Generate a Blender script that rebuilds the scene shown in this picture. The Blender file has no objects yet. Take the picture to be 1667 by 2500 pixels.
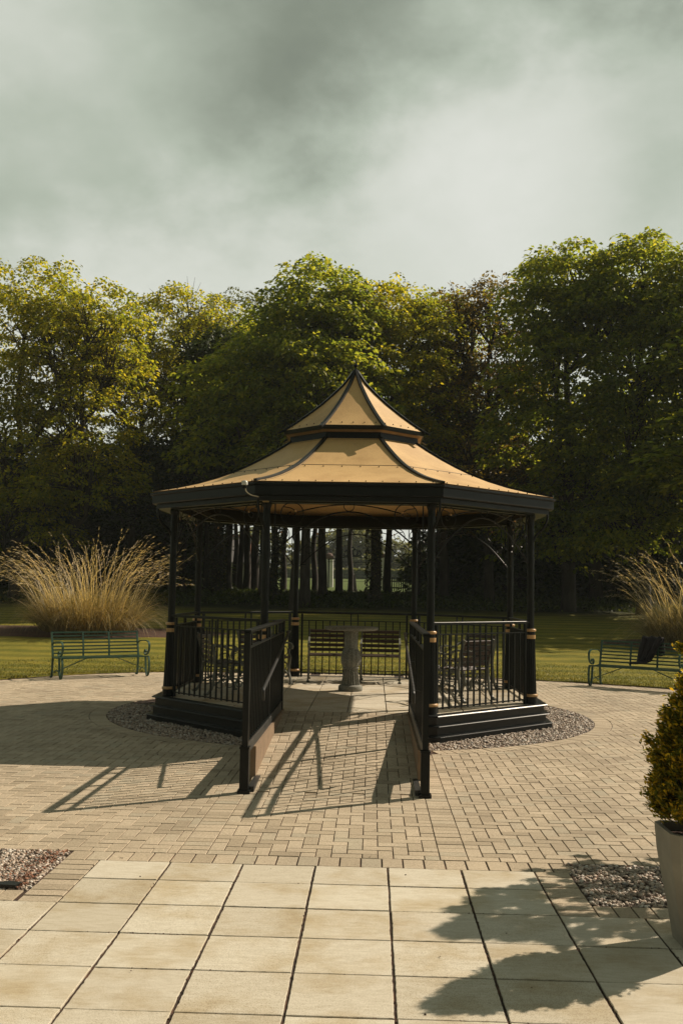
import bpy, math, random
import numpy as np
from mathutils import Vector, Matrix
from math import sin, cos, pi, radians, sqrt, atan2
random.seed(7); rng = np.random.default_rng(7)
sc = bpy.context.scene

# ---------------------------------------------------------------- camera
PITCH, YAW, ROLL, FPX, EYE = .0791, .033, .0176, 2424.53, 1.70
F = Vector((-sin(YAW)*cos(PITCH), cos(YAW)*cos(PITCH), sin(PITCH)))
R0 = Vector((cos(YAW), sin(YAW), 0)); U0 = R0.cross(F)
R1 = R0*cos(ROLL)+U0*sin(ROLL); U1 = -R0*sin(ROLL)+U0*cos(ROLL)
cd = bpy.data.cameras.new('camera'); cam = bpy.data.objects.new('camera', cd)
sc.collection.objects.link(cam)
cam.matrix_world = Matrix(((R1.x, U1.x, -F.x, 0), (R1.y, U1.y, -F.y, 0), (R1.z, U1.z, -F.z, EYE), (0, 0, 0, 1)))
cd.sensor_fit = 'VERTICAL'; cd.sensor_height = 24; cd.sensor_width = 16; cd.lens = FPX/2500*24
cd.clip_start = .1; cd.clip_end = 3000
sc.camera = cam

# ---------------------------------------------------------------- light
SUN = Vector((1.375, .88, 1.346)).normalized()
sl = bpy.data.lights.new('sun', 'SUN'); sl.energy = 4.9; sl.angle = radians(.55); sl.color = (1, .855, .68)
so = bpy.data.objects.new('sun', sl); sc.collection.objects.link(so)
so.rotation_euler = SUN.to_track_quat('Z', 'Y').to_euler()
so.location = SUN*60

w = bpy.data.worlds.new('World'); sc.world = w; w.use_nodes = True
nt = w.node_tree; N = nt.nodes; L = nt.links; N.clear()
def wn(t, **k):
    n = N.new(t)
    for a, b in k.items(): setattr(n, a, b)
    return n
def wm(op, a, b=None, c=None):
    n = wn('ShaderNodeMath', operation=op)
    for i, v in enumerate((a, b, c)):
        if v is None: continue
        if isinstance(v, (int, float)): n.inputs[i].default_value = v
        else: L.new(v, n.inputs[i])
    return n.outputs[0]
tc = wn('ShaderNodeTexCoord')
sky = wn('ShaderNodeTexSky', sky_type='NISHITA', sun_disc=False)
sky.sun_elevation = math.asin(SUN.z); sky.sun_rotation = atan2(SUN.x, SUN.y)
bg1 = wn('ShaderNodeBackground'); bg1.inputs[1].default_value = .07; L.new(sky.outputs[0], bg1.inputs[0])
mp = wn('ShaderNodeMapping'); mp.inputs['Scale'].default_value = (1, 1, 1.5); mp.inputs['Location'].default_value = (.35, 0, .12)
mp.inputs['Rotation'].default_value = (0, radians(28), 0)
L.new(tc.outputs['Generated'], mp.inputs[0])
nz = wn('ShaderNodeTexNoise'); nz.inputs['Scale'].default_value = 2.6; nz.inputs['Detail'].default_value = 7
nz.inputs['Roughness'].default_value = .47; nz.inputs['Distortion'].default_value = .1
L.new(mp.outputs[0], nz.inputs[0])
sep = wn('ShaderNodeSeparateXYZ'); L.new(tc.outputs['Generated'], sep.inputs[0])
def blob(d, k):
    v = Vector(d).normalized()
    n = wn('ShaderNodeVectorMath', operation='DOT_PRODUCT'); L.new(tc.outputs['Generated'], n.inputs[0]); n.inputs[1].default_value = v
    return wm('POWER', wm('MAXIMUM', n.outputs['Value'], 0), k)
nd = wn('ShaderNodeVectorMath', operation='DOT_PRODUCT'); L.new(tc.outputs['Generated'], nd.inputs[0]); nd.inputs[1].default_value = (.479, .423, -.878)
n2 = wn('ShaderNodeTexNoise'); n2.inputs['Scale'].default_value = 4.6; n2.inputs['Detail'].default_value = 8; n2.inputs['Roughness'].default_value = .56; n2.inputs['Distortion'].default_value = .05
L.new(mp.outputs[0], n2.inputs[0])
front = wn('ShaderNodeMapRange', interpolation_type='SMOOTHSTEP'); L.new(wm('MULTIPLY_ADD', wm('SUBTRACT', n2.outputs['Fac'], .5), .34, nd.outputs['Value']), front.inputs[0])
front.inputs[1].default_value = -.10; front.inputs[2].default_value = .11
bright = wm('MULTIPLY_ADD', front.outputs[0], .30, .02)
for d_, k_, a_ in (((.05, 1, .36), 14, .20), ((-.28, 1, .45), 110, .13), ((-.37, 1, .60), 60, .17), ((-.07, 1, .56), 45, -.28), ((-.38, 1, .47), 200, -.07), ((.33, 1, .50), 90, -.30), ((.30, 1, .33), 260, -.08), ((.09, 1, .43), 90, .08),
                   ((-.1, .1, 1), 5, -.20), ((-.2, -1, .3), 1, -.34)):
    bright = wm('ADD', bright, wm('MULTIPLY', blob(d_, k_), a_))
bright = wm('ADD', bright, wm('MULTIPLY', wm('SUBTRACT', n2.outputs['Fac'], .5), .52))
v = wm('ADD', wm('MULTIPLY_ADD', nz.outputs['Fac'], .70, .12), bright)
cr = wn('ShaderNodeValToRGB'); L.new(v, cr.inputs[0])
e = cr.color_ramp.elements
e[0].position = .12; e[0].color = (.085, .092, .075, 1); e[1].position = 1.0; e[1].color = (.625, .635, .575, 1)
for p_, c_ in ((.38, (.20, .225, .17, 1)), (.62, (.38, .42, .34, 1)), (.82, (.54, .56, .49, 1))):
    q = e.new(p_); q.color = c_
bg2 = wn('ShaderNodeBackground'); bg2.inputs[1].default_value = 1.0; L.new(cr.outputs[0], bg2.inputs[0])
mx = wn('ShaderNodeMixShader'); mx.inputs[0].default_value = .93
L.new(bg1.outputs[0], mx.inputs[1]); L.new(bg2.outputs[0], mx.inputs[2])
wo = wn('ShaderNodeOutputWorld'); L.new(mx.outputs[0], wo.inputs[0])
sc.view_settings.view_transform = 'Standard'; sc.view_settings.look = 'None'
sc.view_settings.exposure = 0.32; sc.view_settings.gamma = 1

# ---------------------------------------------------------------- materials
class Mat:
    def __init__(s, name):
        s.m = bpy.data.materials.new(name); s.m.use_nodes = True
        s.n = s.m.node_tree.nodes; s.l = s.m.node_tree.links
        s.b = s.n['Principled BSDF']; s.out = s.n['Material Output']
    def node(s, t, ins=None, **k):
        n = s.n.new(t)
        for a, b in k.items(): setattr(n, a, b)
        for a, b in (ins or {}).items(): s.put(n.inputs[a], b)
        return n
    def put(s, sock, v):
        if hasattr(v, 'is_output') or isinstance(v, bpy.types.NodeSocket): s.l.new(v, sock)
        else: sock.default_value = v
    def coord(s): return s.node('ShaderNodeTexCoord').outputs['Object']
    def noise(s, scale, detail=3, rough=.55, vec=None, dist=0):
        return s.node('ShaderNodeTexNoise', {'Vector': vec or s.coord(), 'Scale': scale, 'Detail': detail, 'Roughness': rough, 'Distortion': dist}).outputs['Fac']
    def stretch(s, sc_):
        return s.node('ShaderNodeMapping', {'Vector': s.coord(), 'Scale': sc_}).outputs[0]
    def math(s, op, a, b=0.0):
        n = s.node('ShaderNodeMath', operation=op); s.put(n.inputs[0], a); s.put(n.inputs[1], b); return n.outputs[0]
    def ramp(s, f, stops):
        n = s.node('ShaderNodeValToRGB'); s.put(n.inputs[0], f); e = n.color_ramp.elements
        e[0].position = stops[0][0]; e[0].color = (*stops[0][1], 1); e[1].position = stops[-1][0]; e[1].color = (*stops[-1][1], 1)
        for p_, c_ in stops[1:-1]: e.new(p_).color = (*c_, 1)
        return n.outputs[0]
    def mix(s, f, a, b, mode='MIX'):
        n = s.node('ShaderNodeMix', data_type='RGBA', blend_type=mode)
        s.put(n.inputs[0], f)
        for i, v_ in ((6, a), (7, b)): s.put(n.inputs[i], (*v_, 1) if isinstance(v_, tuple) and len(v_) == 3 else v_)
        return n.outputs[2]
    def bump(s, h, strength=.3, dist=.01):
        n = s.node('ShaderNodeBump', {'Height': h, 'Strength': strength, 'Distance': dist}); s.l.new(n.outputs[0], s.b.inputs['Normal'])
    def island(s): return s.node('ShaderNodeNewGeometry').outputs['Random Per Island']
    def col(s, c): s.put(s.b.inputs['Base Color'], (*c, 1) if isinstance(c, tuple) else c); return s
    def rough(s, r): s.put(s.b.inputs['Roughness'], r); return s
    def set(s, **k):
        for a, b in k.items(): s.b.inputs[a.replace('_', ' ')].default_value = b
        return s
MATS = {}
def plain(name, c1, c2, scale=8, rough=.6, bump=.15, bscale=60, bd=.003, **k):
    m = Mat(name); n = m.noise(scale, 5, .6)
    m.col(m.ramp(n, [(.3, c1), (.7, c2)])).rough(rough)
    if bump: m.bump(m.noise(bscale, 4, .6), bump, bd)
    m.set(**k); MATS[name] = m.m; return m
plain('black_iron', (.004, .006, .006), (.009, .011, .011), 5, .36, .12, 40, .002, **{'Specular_IOR_Level': .2})
plain('black_plinth', (.006, .008, .008), (.015, .016, .015), 3, .33, .15, 25, .004, **{'Specular_IOR_Level': .28})
plain('gold_paint', (.40, .22, .085), (.62, .40, .19), 20, .35, .1)
plain('stringer', (.012, .014, .014), (.03, .03, .028), 6, .45, .2)
plain('tan_render', (.17, .115, .07), (.26, .18, .11), 7, .8, .3, 90, .003)
plain('cast_iron', (.075, .078, .062), (.15, .15, .12), 14, .55, .3, 60, .004)
plain('green_paint', (.008, .036, .022), (.024, .078, .048), 18, .42, .25, 70, .003)
plain('cream_plastic', (.42, .38, .28), (.55, .50, .38), 9, .5, .05)
plain('ochre_box', (.34, .26, .13), (.42, .33, .18), 9, .6, .1)
plain('planter_stone', (.21, .19, .155), (.30, .27, .215), 5, .85, .4, 120, .004)
plain('white_wall', (.68, .65, .60), (.82, .79, .73), 1.5, .9, .3, 14, .02)
plain('cream_wall', (.36, .32, .25), (.46, .42, .33), 1.5, .9, .3, 14, .02)
plain('cap_stone', (.10, .065, .05), (.17, .11, .085), 3, .9, .3)
plain('clay_tile', (.20, .085, .05), (.30, .14, .08), 3, .85, .3)
plain('slate_roof', (.12, .11, .11), (.20, .18, .175), 3, .8, .3)
plain('grey_wood', (.10, .09, .08), (.20, .18, .16), 6, .9, .3)
plain('black_cloth', (.004, .004, .006), (.012, .011, .015), 20, .95, .4, 90, .004)
plain('soil', (.035, .018, .010), (.10, .045, .025), 12, 1, .9, 40, .03)
plain('lamp_glass', (.5, .5, .46), (.62, .62, .56), 9, .25, .05)
# carved stone
m = Mat('carved_stone'); MATS['carved_stone'] = m.m
m.col(m.mix(m.ramp(m.noise(60, 3), [(.5, (0, 0, 0)), (.62, (1, 1, 1))]), m.ramp(m.noise(9, 6, .65), [(.3, (.10, .10, .085)), (.7, (.22, .215, .18))]), (.26, .26, .22))).rough(.9)
m.bump(m.noise(50, 6, .7), .6, .008)
# wood slats
m = Mat('dark_wood'); MATS['dark_wood'] = m.m
m.col(m.ramp(m.noise(6, 5, .6, m.stretch((1, 14, 14))), [(.3, (.022, .012, .008)), (.7, (.065, .036, .025))])).rough(.55); m.bump(m.noise(12, 4, .6, m.stretch((1, 14, 14))), .3, .003)
# roof sheets
m = Mat('roof_sheet'); MATS['roof_sheet'] = m.m
sp = m.ramp(m.noise(140, 2), [(.44, (.82, .80, .78)), (.56, (1.05, 1.05, 1.05))])
stn = m.ramp(m.noise(2.2, 6, .6, m.stretch((1, 1, .5))), [(.3, (.76, .71, .64)), (.58, (1, 1, 1))])
m.col(m.mix(1.0, m.mix(1.0, (.63, .41, .17), sp, 'MULTIPLY'), stn, 'MULTIPLY')).rough(.62); m.bump(m.noise(160, 2), .22, .002)
# block paving
m = Mat('block_paver'); MATS['block_paver'] = m.m
isl = m.ramp(m.island(), [(0, (.37, .305, .22)), (.25, (.45, .375, .275)), (.55, (.49, .41, .305)), (.8, (.53, .445, .335)), (1, (.43, .38, .29))])
mott = m.ramp(m.noise(55, 5, .7), [(.3, (.70, .68, .64)), (.6, (1.04, 1.04, 1.03))])
big = m.ramp(m.noise(.9, 5, .65), [(.3, (.78, .77, .75)), (.65, (1.08, 1.07, 1.05))])
spots = m.ramp(m.noise(260, 2, .5), [(.36, (.45, .42, .38)), (.46, (1, 1, 1))])
m.col(m.mix(1.0, m.mix(1.0, m.mix(1.0, isl, mott, 'MULTIPLY'), big, 'MULTIPLY'), spots, 'MULTIPLY')).rough(.88)
m.bump(m.noise(130, 5, .7), .55, .004)
# slabs
m = Mat('paving_slab'); MATS['paving_slab'] = m.m
isl = m.ramp(m.island(), [(0, (.48, .435, .345)), (.5, (.54, .495, .405)), (1, (.60, .56, .465))])
streak = m.ramp(m.noise(9, 6, .65, m.stretch((1, 4.5, 1)), .6), [(.30, (.87, .85, .80)), (.6, (1.04, 1.04, 1.03))])
sp = m.ramp(m.noise(330, 2, .5), [(.36, (.5, .45, .38)), (.48, (1, 1, 1))])
pt = m.ramp(m.noise(2.2, 5, .6), [(.34, (.80, .72, .58)), (.55, (1.03, 1.03, 1.03))])
m.col(m.mix(1.0, m.mix(1.0, m.mix(1.0, isl, streak, 'MULTIPLY'), sp, 'MULTIPLY'), pt, 'MULTIPLY')).rough(.85)
m.bump(m.noise(170, 5, .75), .4, .003)
# joint dirt
m = Mat('joint_sand'); MATS['joint_sand'] = m.m
m.col(m.ramp(m.noise(5, 6, .7), [(.3, (.014, .009, .006)), (.52, (.045, .024, .014)), (.70, (.15, .07, .038))])).rough(1)
m.bump(m.noise(120, 4), .8, .006)
# gravel
m = Mat('pebble'); MATS['pebble'] = m.m
m.col(m.mix(1.0, m.ramp(m.island(), [(0, (.16, .13, .11)), (.2, (.42, .33, .25)), (.4, (.30, .235, .19)), (.6, (.55, .47, .38)), (.8, (.44, .31, .22)), (.9, (.74, .69, .61)), (1, (.24, .22, .21))]),
      m.ramp(m.noise(90, 3), [(.3, (.75, .75, .75)), (.7, (1.05, 1.05, 1.05))]), 'MULTIPLY')).rough(.6)
# lawn
m = Mat('lawn_grass'); MATS['lawn_grass'] = m.m
warp = m.node('ShaderNodeTexWave', {'Vector': m.stretch((.10, 1, 1)), 'Scale': .32, 'Distortion': 1.1, 'Detail': 1.0, 'Detail Scale': .35}, wave_type='BANDS', bands_direction='Y').outputs['Fac']
stripe = m.ramp(warp, [(.25, (.72, .78, .72)), (.75, (1.12, 1.08, 1.05))])
g = m.ramp(m.noise(30, 8, .8), [(.25, (.095, .092, .014)), (.5, (.20, .18, .028)), (.75, (.34, .28, .055))])
g = m.mix(1.0, g, m.ramp(m.noise(1.1, 5, .6), [(.3, (.78, .86, .75)), (.7, (1.15, 1.08, 1.0))]), 'MULTIPLY')
sx = m.node('ShaderNodeSeparateXYZ', {'Vector': m.coord()})
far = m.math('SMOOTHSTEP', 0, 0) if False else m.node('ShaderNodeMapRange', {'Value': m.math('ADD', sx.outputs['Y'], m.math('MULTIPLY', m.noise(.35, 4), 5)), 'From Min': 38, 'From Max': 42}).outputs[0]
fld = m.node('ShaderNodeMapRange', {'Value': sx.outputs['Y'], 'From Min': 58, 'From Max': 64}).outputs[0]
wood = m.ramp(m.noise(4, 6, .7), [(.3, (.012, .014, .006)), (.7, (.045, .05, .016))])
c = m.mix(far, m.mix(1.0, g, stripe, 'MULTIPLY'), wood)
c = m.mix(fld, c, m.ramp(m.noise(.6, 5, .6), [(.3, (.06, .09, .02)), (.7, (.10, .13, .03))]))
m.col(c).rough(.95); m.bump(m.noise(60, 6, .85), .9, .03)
m.set(**{'Specular_IOR_Level': .15})
# foliage
def leafmat(name, stops, trans=.45, tcol=1.5, rough=.5):
    m = Mat(name); c = m.mix(1.0, m.ramp(m.island(), stops), m.ramp(m.noise(.35, 3), [(.3, (.75, .8, .85)), (.7, (1.15, 1.08, 1.0))]), 'MULTIPLY')
    m.col(c).rough(rough); m.set(**{'Specular_IOR_Level': .3})
    t = m.node('ShaderNodeBsdfTranslucent', {'Color': m.mix(1.0, c, (tcol*1.15, tcol, tcol*.45), 'MULTIPLY')})
    mixn = m.node('ShaderNodeMixShader', {0: trans, 1: m.b.outputs[0], 2: t.outputs[0]})
    m.l.new(mixn.outputs[0], m.out.inputs[0]); MATS[name] = m.m
leafmat('leaf_green', [(0, (.068, .105, .020)), (.5, (.132, .172, .028)), (1, (.23, .24, .036))], .60, 2.7)
leafmat('leaf_yellow', [(0, (.095, .128, .013)), (.5, (.175, .195, .019)), (1, (.29, .265, .030))], .60, 2.6)
leafmat('leaf_bronze', [(0, (.065, .06, .018)), (.5, (.13, .105, .025)), (1, (.22, .165, .034))], .5, 1.8)
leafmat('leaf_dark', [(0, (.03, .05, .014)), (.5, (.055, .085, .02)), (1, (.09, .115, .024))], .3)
leafmat('leaf_pale', [(0, (.09, .11, .035)), (.5, (.14, .16, .05)), (1, (.20, .21, .07))])
leafmat('conifer_leaf', [(0, (.06, .085, .014)), (.4, (.13, .14, .018)), (.65, (.30, .24, .022)), (1, (.62, .42, .035))], .5, 1.9)
leafmat('pampas_leaf', [(0, (.10, .10, .035)), (.4, (.25, .21, .10)), (.7, (.42, .34, .19)), (1, (.56, .46, .28))], .4, 1.2)
leafmat('pampas_straw', [(0, (.50, .40, .26)), (.5, (.66, .55, .38)), (1, (.80, .70, .52))], .4, 1.2)
leafmat('grass_blade', [(0, (.06, .075, .012)), (.6, (.13, .14, .02)), (1, (.25, .21, .05))], .35, 1.3)
leafmat('ivy_leaf', [(0, (.02, .03, .008)), (.6, (.05, .06, .015)), (1, (.14, .12, .04))], .25, 1.3)
m = Mat('bark'); MATS['bark'] = m.m
m.col(m.ramp(m.noise(5, 6, .7, m.stretch((1, 1, .25))), [(.3, (.018, .015, .011)), (.7, (.06, .05, .038))])).rough(.95); m.bump(m.noise(8, 6, .7, m.stretch((1, 1, .2))), .9, .05)

# ---------------------------------------------------------------- mesh helpers
class MB:
    def __init__(s): s.v = []; s.f = []
    def add(s, vs, fs):
        o = len(s.v); s.v += [tuple(p) for p in vs]; s.f += [tuple(i+o for i in q) for q in fs]; return s
    def box(s, c, d, rot=0, bev=0, M=None):
        x, y, z = d[0]/2, d[1]/2, d[2]/2; b = bev
        if b:
            ring = []
            for zz, i in ((-z, b), (-z+b, 0), (z-b, 0), (z, b)):
                ring.append([(-x+i, -y+i, zz), (x-i, -y+i, zz), (x-i, y-i, zz), (-x+i, y-i, zz)])
            vs = [p for r_ in ring for p in r_]
            fs = [(3, 2, 1, 0), (12, 13, 14, 15)]
            for k in range(3):
                for i in range(4): fs.append((k*4+i, k*4+(i+1) % 4, k*4+4+(i+1) % 4, k*4+4+i))
        else:
            vs = [(-x, -y, -z), (x, -y, -z), (x, y, -z), (-x, y, -z), (-x, -y, z), (x, -y, z), (x, y, z), (-x, y, z)]
            fs = [(3, 2, 1, 0), (4, 5, 6, 7), (0, 1, 5, 4), (1, 2, 6, 5), (2, 3, 7, 6), (3, 0, 4, 7)]
        if M is not None: vs = [tuple(M @ Vector(p)) for p in vs]
        cr_, sr = cos(rot), sin(rot)
        return s.add([(c[0]+p[0]*cr_-p[1]*sr, c[1]+p[0]*sr+p[1]*cr_, c[2]+p[2]) for p in vs], fs)
    def bar(s, a, b, wd, th=None, up=(0, 0, 1)):
        """rectangular bar from a to b: wd sideways, th along up"""
        a = Vector(a); b = Vector(b); th = th or wd
        d = (b-a).normalized(); u = Vector(up)
        if abs(d.dot(u)) > .98: u = Vector((1, 0, 0))
        sd = d.cross(u).normalized(); u = sd.cross(d)
        vs = [p+sd*(i*wd/2)+u*(j*th/2) for p in (a, b) for i, j in ((-1, -1), (1, -1), (1, 1), (-1, 1))]
        return s.add(vs, [(0, 1, 2, 3), (7, 6, 5, 4), (0, 4, 5, 1), (1, 5, 6, 2), (2, 6, 7, 3), (3, 7, 4, 0)])
    def tube(s, pts, r, n=8, flat=None, up=None, cap=True):
        """sweep; r float or list; flat=(a,b) gives rectangular section a along up, b across"""
        pts = [Vector(p) for p in pts]; k = len(pts)
        rs = r if isinstance(r, (list, tuple)) else [r]*k
        t0 = (pts[1]-pts[0]).normalized()
        ref = Vector(up) if up else (Vector((0, 0, 1)) if abs(t0.z) < .9 else Vector((1, 0, 0)))
        vs = []
        for i, p in enumerate(pts):
            t = (pts[min(i+1, k-1)]-pts[max(i-1, 0)]).normalized()
            sd = t.cross(ref)
            if sd.length < 1e-4: sd = t.cross(Vector((.3, 1, .2)))
            sd.normalize(); u = sd.cross(t).normalized()
            if not up: ref = u
            if flat:
                a, b = flat
                for i_, j_ in ((-1, -1), (1, -1), (1, 1), (-1, 1)): vs.append(p+sd*(i_*b/2)+u*(j_*a/2))
            else:
                for q in range(n):
                    A = 2*pi*q/n; vs.append(p+sd*(cos(A)*rs[i])+u*(sin(A)*rs[i]))
        if flat: n = 4
        fs = [(i*n+j, i*n+(j+1) % n, (i+1)*n+(j+1) % n, (i+1)*n+j) for i in range(k-1) for j in range(n)]
        if cap: fs += [tuple(range(n-1, -1, -1)), tuple((k-1)*n+j for j in range(n))]
        return s.add(vs, fs)
    def lathe(s, prof, n=24, c=(0, 0, 0), flute=0, fl=0, rot=0):
        """prof list of (r,z); n = segments; flute depth with fl flutes"""
        vs = []
        for r_, z in prof:
            for q in range(n):
                A = 2*pi*q/n+rot; rr = r_*(1-(flute*(.5+.5*cos(fl*A)) if fl else 0))
                vs.append((c[0]+rr*cos(A), c[1]+rr*sin(A), c[2]+z))
        k = len(prof)
        fs = [(i*n+j, i*n+(j+1) % n, (i+1)*n+(j+1) % n, (i+1)*n+j) for i in range(k-1) for j in range(n)]
        fs += [tuple(range(n-1, -1, -1)), tuple((k-1)*n+j for j in range(n))]
        return s.add(vs, fs)
    def prism(s, poly, z0, z1):
        n = len(poly)
        return s.add([(x, y, z0) for x, y in poly]+[(x, y, z1) for x, y in poly],
                     [tuple(range(n-1, -1, -1)), tuple(range(n, 2*n))]+[(i, (i+1) % n, n+(i+1) % n, n+i) for i in range(n)])
    def tile(s, poly, z0, z1, bev=.004):
        """paver: convex poly, chamfered top"""
        n = len(poly); cx = sum(p[0] for p in poly)/n; cy = sum(p[1] for p in poly)/n
        def ins(p, d):
            dx, dy = cx-p[0], cy-p[1]; l = sqrt(dx*dx+dy*dy) or 1
            return (p[0]+dx/l*d*1.3, p[1]+dy/l*d*1.3)
        z1a, z1b = z1 if isinstance(z1, tuple) else (z1, z1)
        vs = [(*p, z0) for p in poly]+[(*p, z1a-bev) for p in poly]+[(*ins(p, bev), z1a) for p in poly]
        fs = [(k*n+i, k*n+(i+1) % n, (k+1)*n+(i+1) % n, (k+1)*n+i) for k in (0, 1) for i in range(n)]+[tuple(range(2*n, 3*n))]
        return s.add(vs, fs)
    def build(s, name, mat, parent=None, label=None, smooth=False, kind=None, mats=None):
        me = bpy.data.meshes.new(name); me.from_pydata(s.v, [], s.f)
        return link(name, me, mat, parent, label, smooth, kind)
def link(name, me, mat, parent=None, label=None, smooth=False, kind=None):
    me.materials.append(MATS[mat]); me.update()
    if smooth:
        me.polygons.foreach_set('use_smooth', [True]*len(me.polygons))
        try: me.set_sharp_from_angle(angle=radians(40))
        except Exception: pass
    o = bpy.data.objects.new(name, me); sc.collection.objects.link(o)
    if parent: o.parent = parent
    if label: o['label'] = label
    if kind: o['kind'] = kind
    return o
def np_mesh(name, V, Fq):
    me = bpy.data.meshes.new(name); nv, nf, k = len(V), len(Fq), Fq.shape[1]
    me.vertices.add(nv); me.vertices.foreach_set('co', V.astype(np.float32).ravel())
    me.loops.add(nf*k); me.loops.foreach_set('vertex_index', Fq.astype(np.int32).ravel())
    me.polygons.add(nf); me.polygons.foreach_set('loop_start', np.arange(0, nf*k, k, dtype=np.int32))
    me.update(calc_edges=True); me.validate(); return me
def thing(name, label, cat, loc=(0, 0, 0), rz=0, group=None):
    o = bpy.data.objects.new(name, None); sc.collection.objects.link(o)
    o.location = loc; o.rotation_euler = (0, 0, rz); o['label'] = label; o['category'] = cat; o.empty_display_size = .1
    if group: o['group'] = group
    return o
def tag(o, label, cat, group=None):
    o['label'] = label; o['category'] = cat
    if group: o['group'] = group
    return o
def dup(root, loc, rz, label, group=None, scale=None):
    r = root.copy(); sc.collection.objects.link(r); r.location = loc; r.rotation_euler = (0, 0, rz); r['label'] = label
    if group: r['group'] = group
    if scale: r.scale = scale
    def rec(a, b):
        for ch in list(a.children):
            c = ch.copy(); sc.collection.objects.link(c); c.parent = b; rec(ch, c)
    rec(root, r); return r
def clip(poly, a, b, c):
    """keep a*x+b*y<=c"""
    out = []
    for i in range(len(poly)):
        p, q = poly[i], poly[(i+1) % len(poly)]
        dp, dq = a*p[0]+b*p[1]-c, a*q[0]+b*q[1]-c
        if dp <= 0: out.append(p)
        if dp*dq < 0:
            t = dp/(dp-dq); out.append((p[0]+t*(q[0]-p[0]), p[1]+t*(q[1]-p[1])))
    return out
def area(p): return abs(sum(p[i][0]*p[(i+1) % len(p)][1]-p[(i+1) % len(p)][0]*p[i][1] for i in range(len(p))))/2 if len(p) > 2 else 0
def catmull(P, n=8, closed=False):
    P = [Vector(p) for p in P]; out = []; k = len(P)
    rg = range(k if closed else k-1)
    for i in rg:
        g = (lambda j: P[j % k]) if closed else (lambda j: P[max(0, min(k-1, j))])
        a, b, c, d = g(i-1), g(i), g(i+1), g(i+2)
        for q in range(n):
            t = q/n
            out.append(.5*((2*b)+(c-a)*t+(2*a-5*b+4*c-d)*t*t+(-a+3*b-3*c+d)*t**3))
    if not closed: out.append(P[-1])
    return out

# ---------------------------------------------------------------- ground
CX, CY = -.297, 14.05
def gh(y):
    ys = [-50, 20.3, 23, 30, 45, 58, 70, 110, 150, 400, 1500]; zs = [0, 0, .09, .50, 1.28, 1.62, 1.85, 2.7, 3.5, 5, 5]
    return np.interp(y, ys, zs)
# plaza edge as polar radius around the bandstand
EDGE = [(-6.65, 17.77), (-5.78, 19.03), (-4.4, 20.1), (-2.3, 20.45), (-.31, 20.5), (1.8, 20.35), (3.29, 19.9), (4.62, 19.23), (5.68, 18.5), (7.2, 16.6), (8.1, 13.5), (8.6, 8), (9, 0), (0, -8), (-9, 0), (-9.2, 8), (-8.6, 13), (-7.8, 16)]
ea = sorted((atan2(y-CY, x-CX), sqrt((x-CX)**2+(y-CY)**2)) for x, y in EDGE)
ea = [(ea[-1][0]-2*pi, ea[-1][1])]+ea+[(ea[0][0]+2*pi, ea[0][1])]
EA, ER = [a for a, _ in ea], [r for _, r in ea]
def edge_r(th): return np.interp((th+pi) % (2*pi)-pi, EA, ER)
nth = 720; th = np.linspace(-pi, pi, nth, endpoint=False)
er = np.array([edge_r(t) for t in th]); er = (np.roll(er, 3)+np.roll(er, -3)+er+np.roll(er, 6)+np.roll(er, -6))/5
steps = [0, 0, .04, .12, .3] + list(np.cumsum(np.full(60, .35))+.3) + list(21.3+np.cumsum(.5*1.07**np.arange(62)))
V = []
for k, d in enumerate(steps):
    r = er+d+(0 if d else 0); x = CX+r*np.cos(th); y = CY+r*np.sin(th)
    z = gh(y)+(np.full(nth, -.03) if k == 0 else .022+.012*np.sin(th*37)*np.sin(r*3))
    V.append(np.stack([x, y, z], 1))
V = np.concatenate(V); i = np.arange(nth); Fq = []
for k in range(len(steps)-1):
    Fq.append(np.stack([k*nth+i, (k+1)*nth+i, (k+1)*nth+(i+1) % nth, k*nth+(i+1) % nth], 1)[:, ::-1])
lawn = link('lawn', np_mesh('lawn', V, np.concatenate(Fq)), 'lawn_grass', kind='structure', smooth=False)
lawn.data.polygons.foreach_set('use_smooth', [True]*len(lawn.data.polygons))
# sub-base below all paving
b = MB(); b.prism([(-30, -12), (30, -12), (30, 22), (-30, 22)], -.06, -.0065); b.build('ground', 'joint_sand', kind='structure')

# soil edging strip between lawn and paving
b = MB(); tt = [t for t in np.linspace(-.35, pi+.5, 220)]
for k in range(len(tt)-1):
    q = []
    for t, d in ((tt[k], -.075), (tt[k+1], -.075), (tt[k+1], .02), (tt[k], .02)):
        j = int(round((t+pi)/(2*pi)*nth)) % nth; r = er[j]+d
        q.append((CX+r*cos(t), CY+r*sin(t), .004))
    b.add(q, [(0, 1, 2, 3)])
b.build('soil_strip', 'soil', kind='structure')

# block paving in 90 degree herringbone
RI, RO = 3.30, 3.53
def herring(x0, x1, y0, y1, L_=.2, W_=.1):
    """yields block rects (x,y,w,h): 90 degree herringbone"""
    ni = int((y1-y0)/W_)+4; nj = int((x1-x0)/W_)+4
    for r in range(-2, ni):
        for q in range(-2, nj):
            k = (q-r) % 4
            if k == 0: yield (x0+q*W_, y0+r*W_, L_, W_)
            elif k == 3: yield (x0+q*W_, y0+r*W_, W_, L_)
b = MB(); G = .0032
SLX0, SLX1, SLY1 = -1.675, 1.013, 6.29
def put_block(poly, z=0, base=-.03):
    if area(poly) < .0012: return
    b.tile(poly, base, z+random.uniform(-.0015, .0015), .0026)
def rect(x, y, w_, h_, g=G): return [(x+g, y+g), (x+w_-g, y+g), (x+w_-g, y+h_-g), (x+g, y+h_-g)]
zones = [(-10, -1.235), (-1.045, .455), (.635, 9.2)]
ramp_blocks = []
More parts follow.
